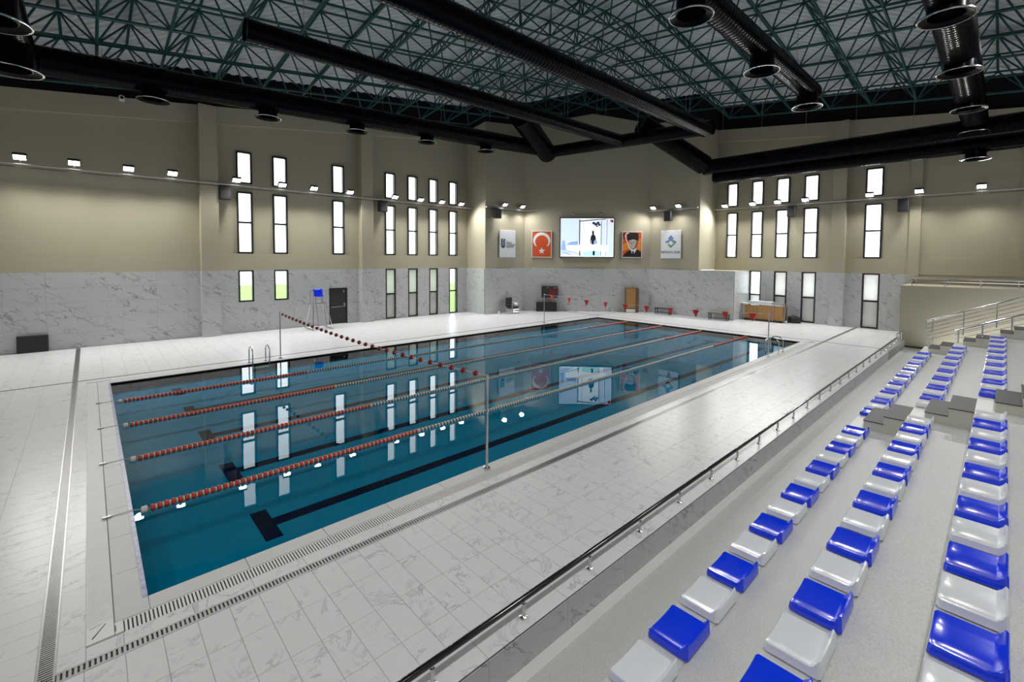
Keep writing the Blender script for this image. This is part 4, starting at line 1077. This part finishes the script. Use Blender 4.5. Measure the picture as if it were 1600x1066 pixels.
for k, x0, bl, pit, idx, xf, nf in rows:
    cnt = {True: 0, False: 0}
    for i in idx:
        blue = i % 2 == 0; x = x0+pit*i
        if x > 12.75: continue
        p = proj((x+.2, TY[k]-.2, TZ[k]+.15))
        if not p or p[1] > 1085 or p[0] > 1640: continue
        q = ORD[cnt[blue]]; cnt[blue] += 1
        seat(x, k, blue, 'glossy %s seat in the %s row, %s %s one from the camera' % (('blue' if blue else 'white'), ROWN[k], q, ('blue' if blue else 'white')), True)
    cnt = {True: 0, False: 0}
    for i in range(nf):
        x = xf+.69*i; blue = (i % 2 == 0) if k != 1 else (i % 2 == 1)
        p = proj((x, TY[k]-.2, TZ[k]+.15))
        if x > 26.0 or not p or p[0] > 1625: continue
        q = ORD[cnt[blue]]; cnt[blue] += 1
        seat(x, k, blue, '%s seat in the %s row, %s %s one past the aisle steps' % (('blue' if blue else 'white'), ROWN[k], q, ('blue' if blue else 'white')), False)

# handrail on the curb
hr = thing('curb_handrail', 'long dark polished handrail on short steel posts along the curb', 'handrail', (12, -3.28, .004))
MB().cyl((-5.5, -3.28, .225), (28.6, -3.28, .225), .034, 12).build('top_rail', M['rail_dark'] if 'rail_dark' in M else M['chrome'], hr, smooth=True)
pm_ = MB().lathe((0,0,0), [(.005,0),(.045,0),(.045,.012),(.03,.02),(.02,.03),(.02,.15),(.026,.155),(.026,.165),(.015,.17),(.012,.2)], 12).mesh('post', M['chrome'], smooth=True)
for i in range(25): 
    x = .65+1.185*i
    if x < 28.4: inst('post', pm_, hr, (x, -3.28, .004))
# small fence at the end of the curb
fe = thing('end_fence', 'short steel fence with horizontal bars at the far end of the curb', 'fence', (29.0, -3.3, -.4))
for x in (28.3, 29.1, 29.85): MB().cyl((x, -3.3, -.4 if x > 28.5 else 0), (x, -3.3, .42), .024, 8).build('post', M['chrome'], fe)
for z in (-.2, -.02, .14, .28): MB().cyl((28.3, -3.3, z if z > 0 else z), (29.9, -3.3, z), .010, 6).build('bar', M['chrome'], fe)
MB().cyl((28.3, -3.3, .43), (29.95, -3.3, .43), .028, 8).build('top_rail', M['chrome'], fe)

# raised landing box with railing, and stair railings
bx = thing('landing_block', 'plain beige raised landing block at the far end of the stand', 'landing', (31.5, -8, Z0))
MB().box(30.0, XR-.16, -3.17, WY0+.3, Z0, 2.78).build('body', M['box_paint_shaded'], bx)
MB().box(29.985, 30.0, -3.17, WY0+.3, Z0, Z0+.08).build('skirting', M['rubber'], bx, label='black skirting strip')
lr = thing('landing_railing', 'double steel railing on top of the beige landing block', 'railing', (30.1, -8, 2.78))
for x, z in ((30.1, 3.16), (31.6, 3.2)): MB().cyl((x, -3.3, z), (x, -14, z), .03, 8).build('top_rail', M['chrome'], lr)
for z in (2.9, 3.03): MB().cyl((30.1, -3.3, z), (30.1, -14, z), .012, 6).build('bar', M['chrome'], lr)
for i in range(9):
    for x in (30.1, 31.6): MB().cyl((x, -3.6-1.25*i, 2.78), (x, -3.6-1.25*i, 3.16), .02, 6).build('post', M['chrome'], lr)
def stair_rail(label, x, y0, z0, y1, z1, h, posts, bars):
    t = thing('stair_railing', label, 'railing', (x, y0, z0))
    MB().tube([(x, y0, z0+h), (x, y1, z1+h)], .03, 8).build('top_rail', M['chrome'], t)
    for k in posts:
        y = y0+(y1-y0)*k; z = z0+(z1-z0)*k
        MB().cyl((x, y, z), (x, y, z+h), .026, 8).build('post', M['chrome'], t)
    for b in range(bars):
        o = h*(b+1)/(bars+1); MB().cyl((x, y0, z0+o), (x, y1, z1+o), .010, 6).build('bar', M['chrome'], t)
stair_rail('steel stair railing with five bars in front of the landing block', 27.6, -4.45, .22, -11.0, 3.1, 1.05, (0, .035, .19, .345, .5, .66, .82), 5)
stair_rail('shorter steel handrail on the seat side of the far stairs', 26.1, -5.5, .55, -11.0, 3.0, .55, (.02, .15, .3, .45, .6, .8), 2)

# small white camera under the tie beam of the left wall
t = thing('wall_camera', 'small white camera under the eaves of the left wall', 'camera', (.84, 20.68, 11.0), rz=0.0)
MB().bev(-.10, .10, -.30, .02, -.10, .10, .03).build('housing', M['board'], t)
MB().cyl((0, -.33, 0), (0, -.30, 0), .06, 12).build('lens', M['rubber'], t)
MB().tube([(0, -.05, .1), (0, .0, .2), (0, .06, .2)], .025, 6).build('bracket', M['steel'], t)
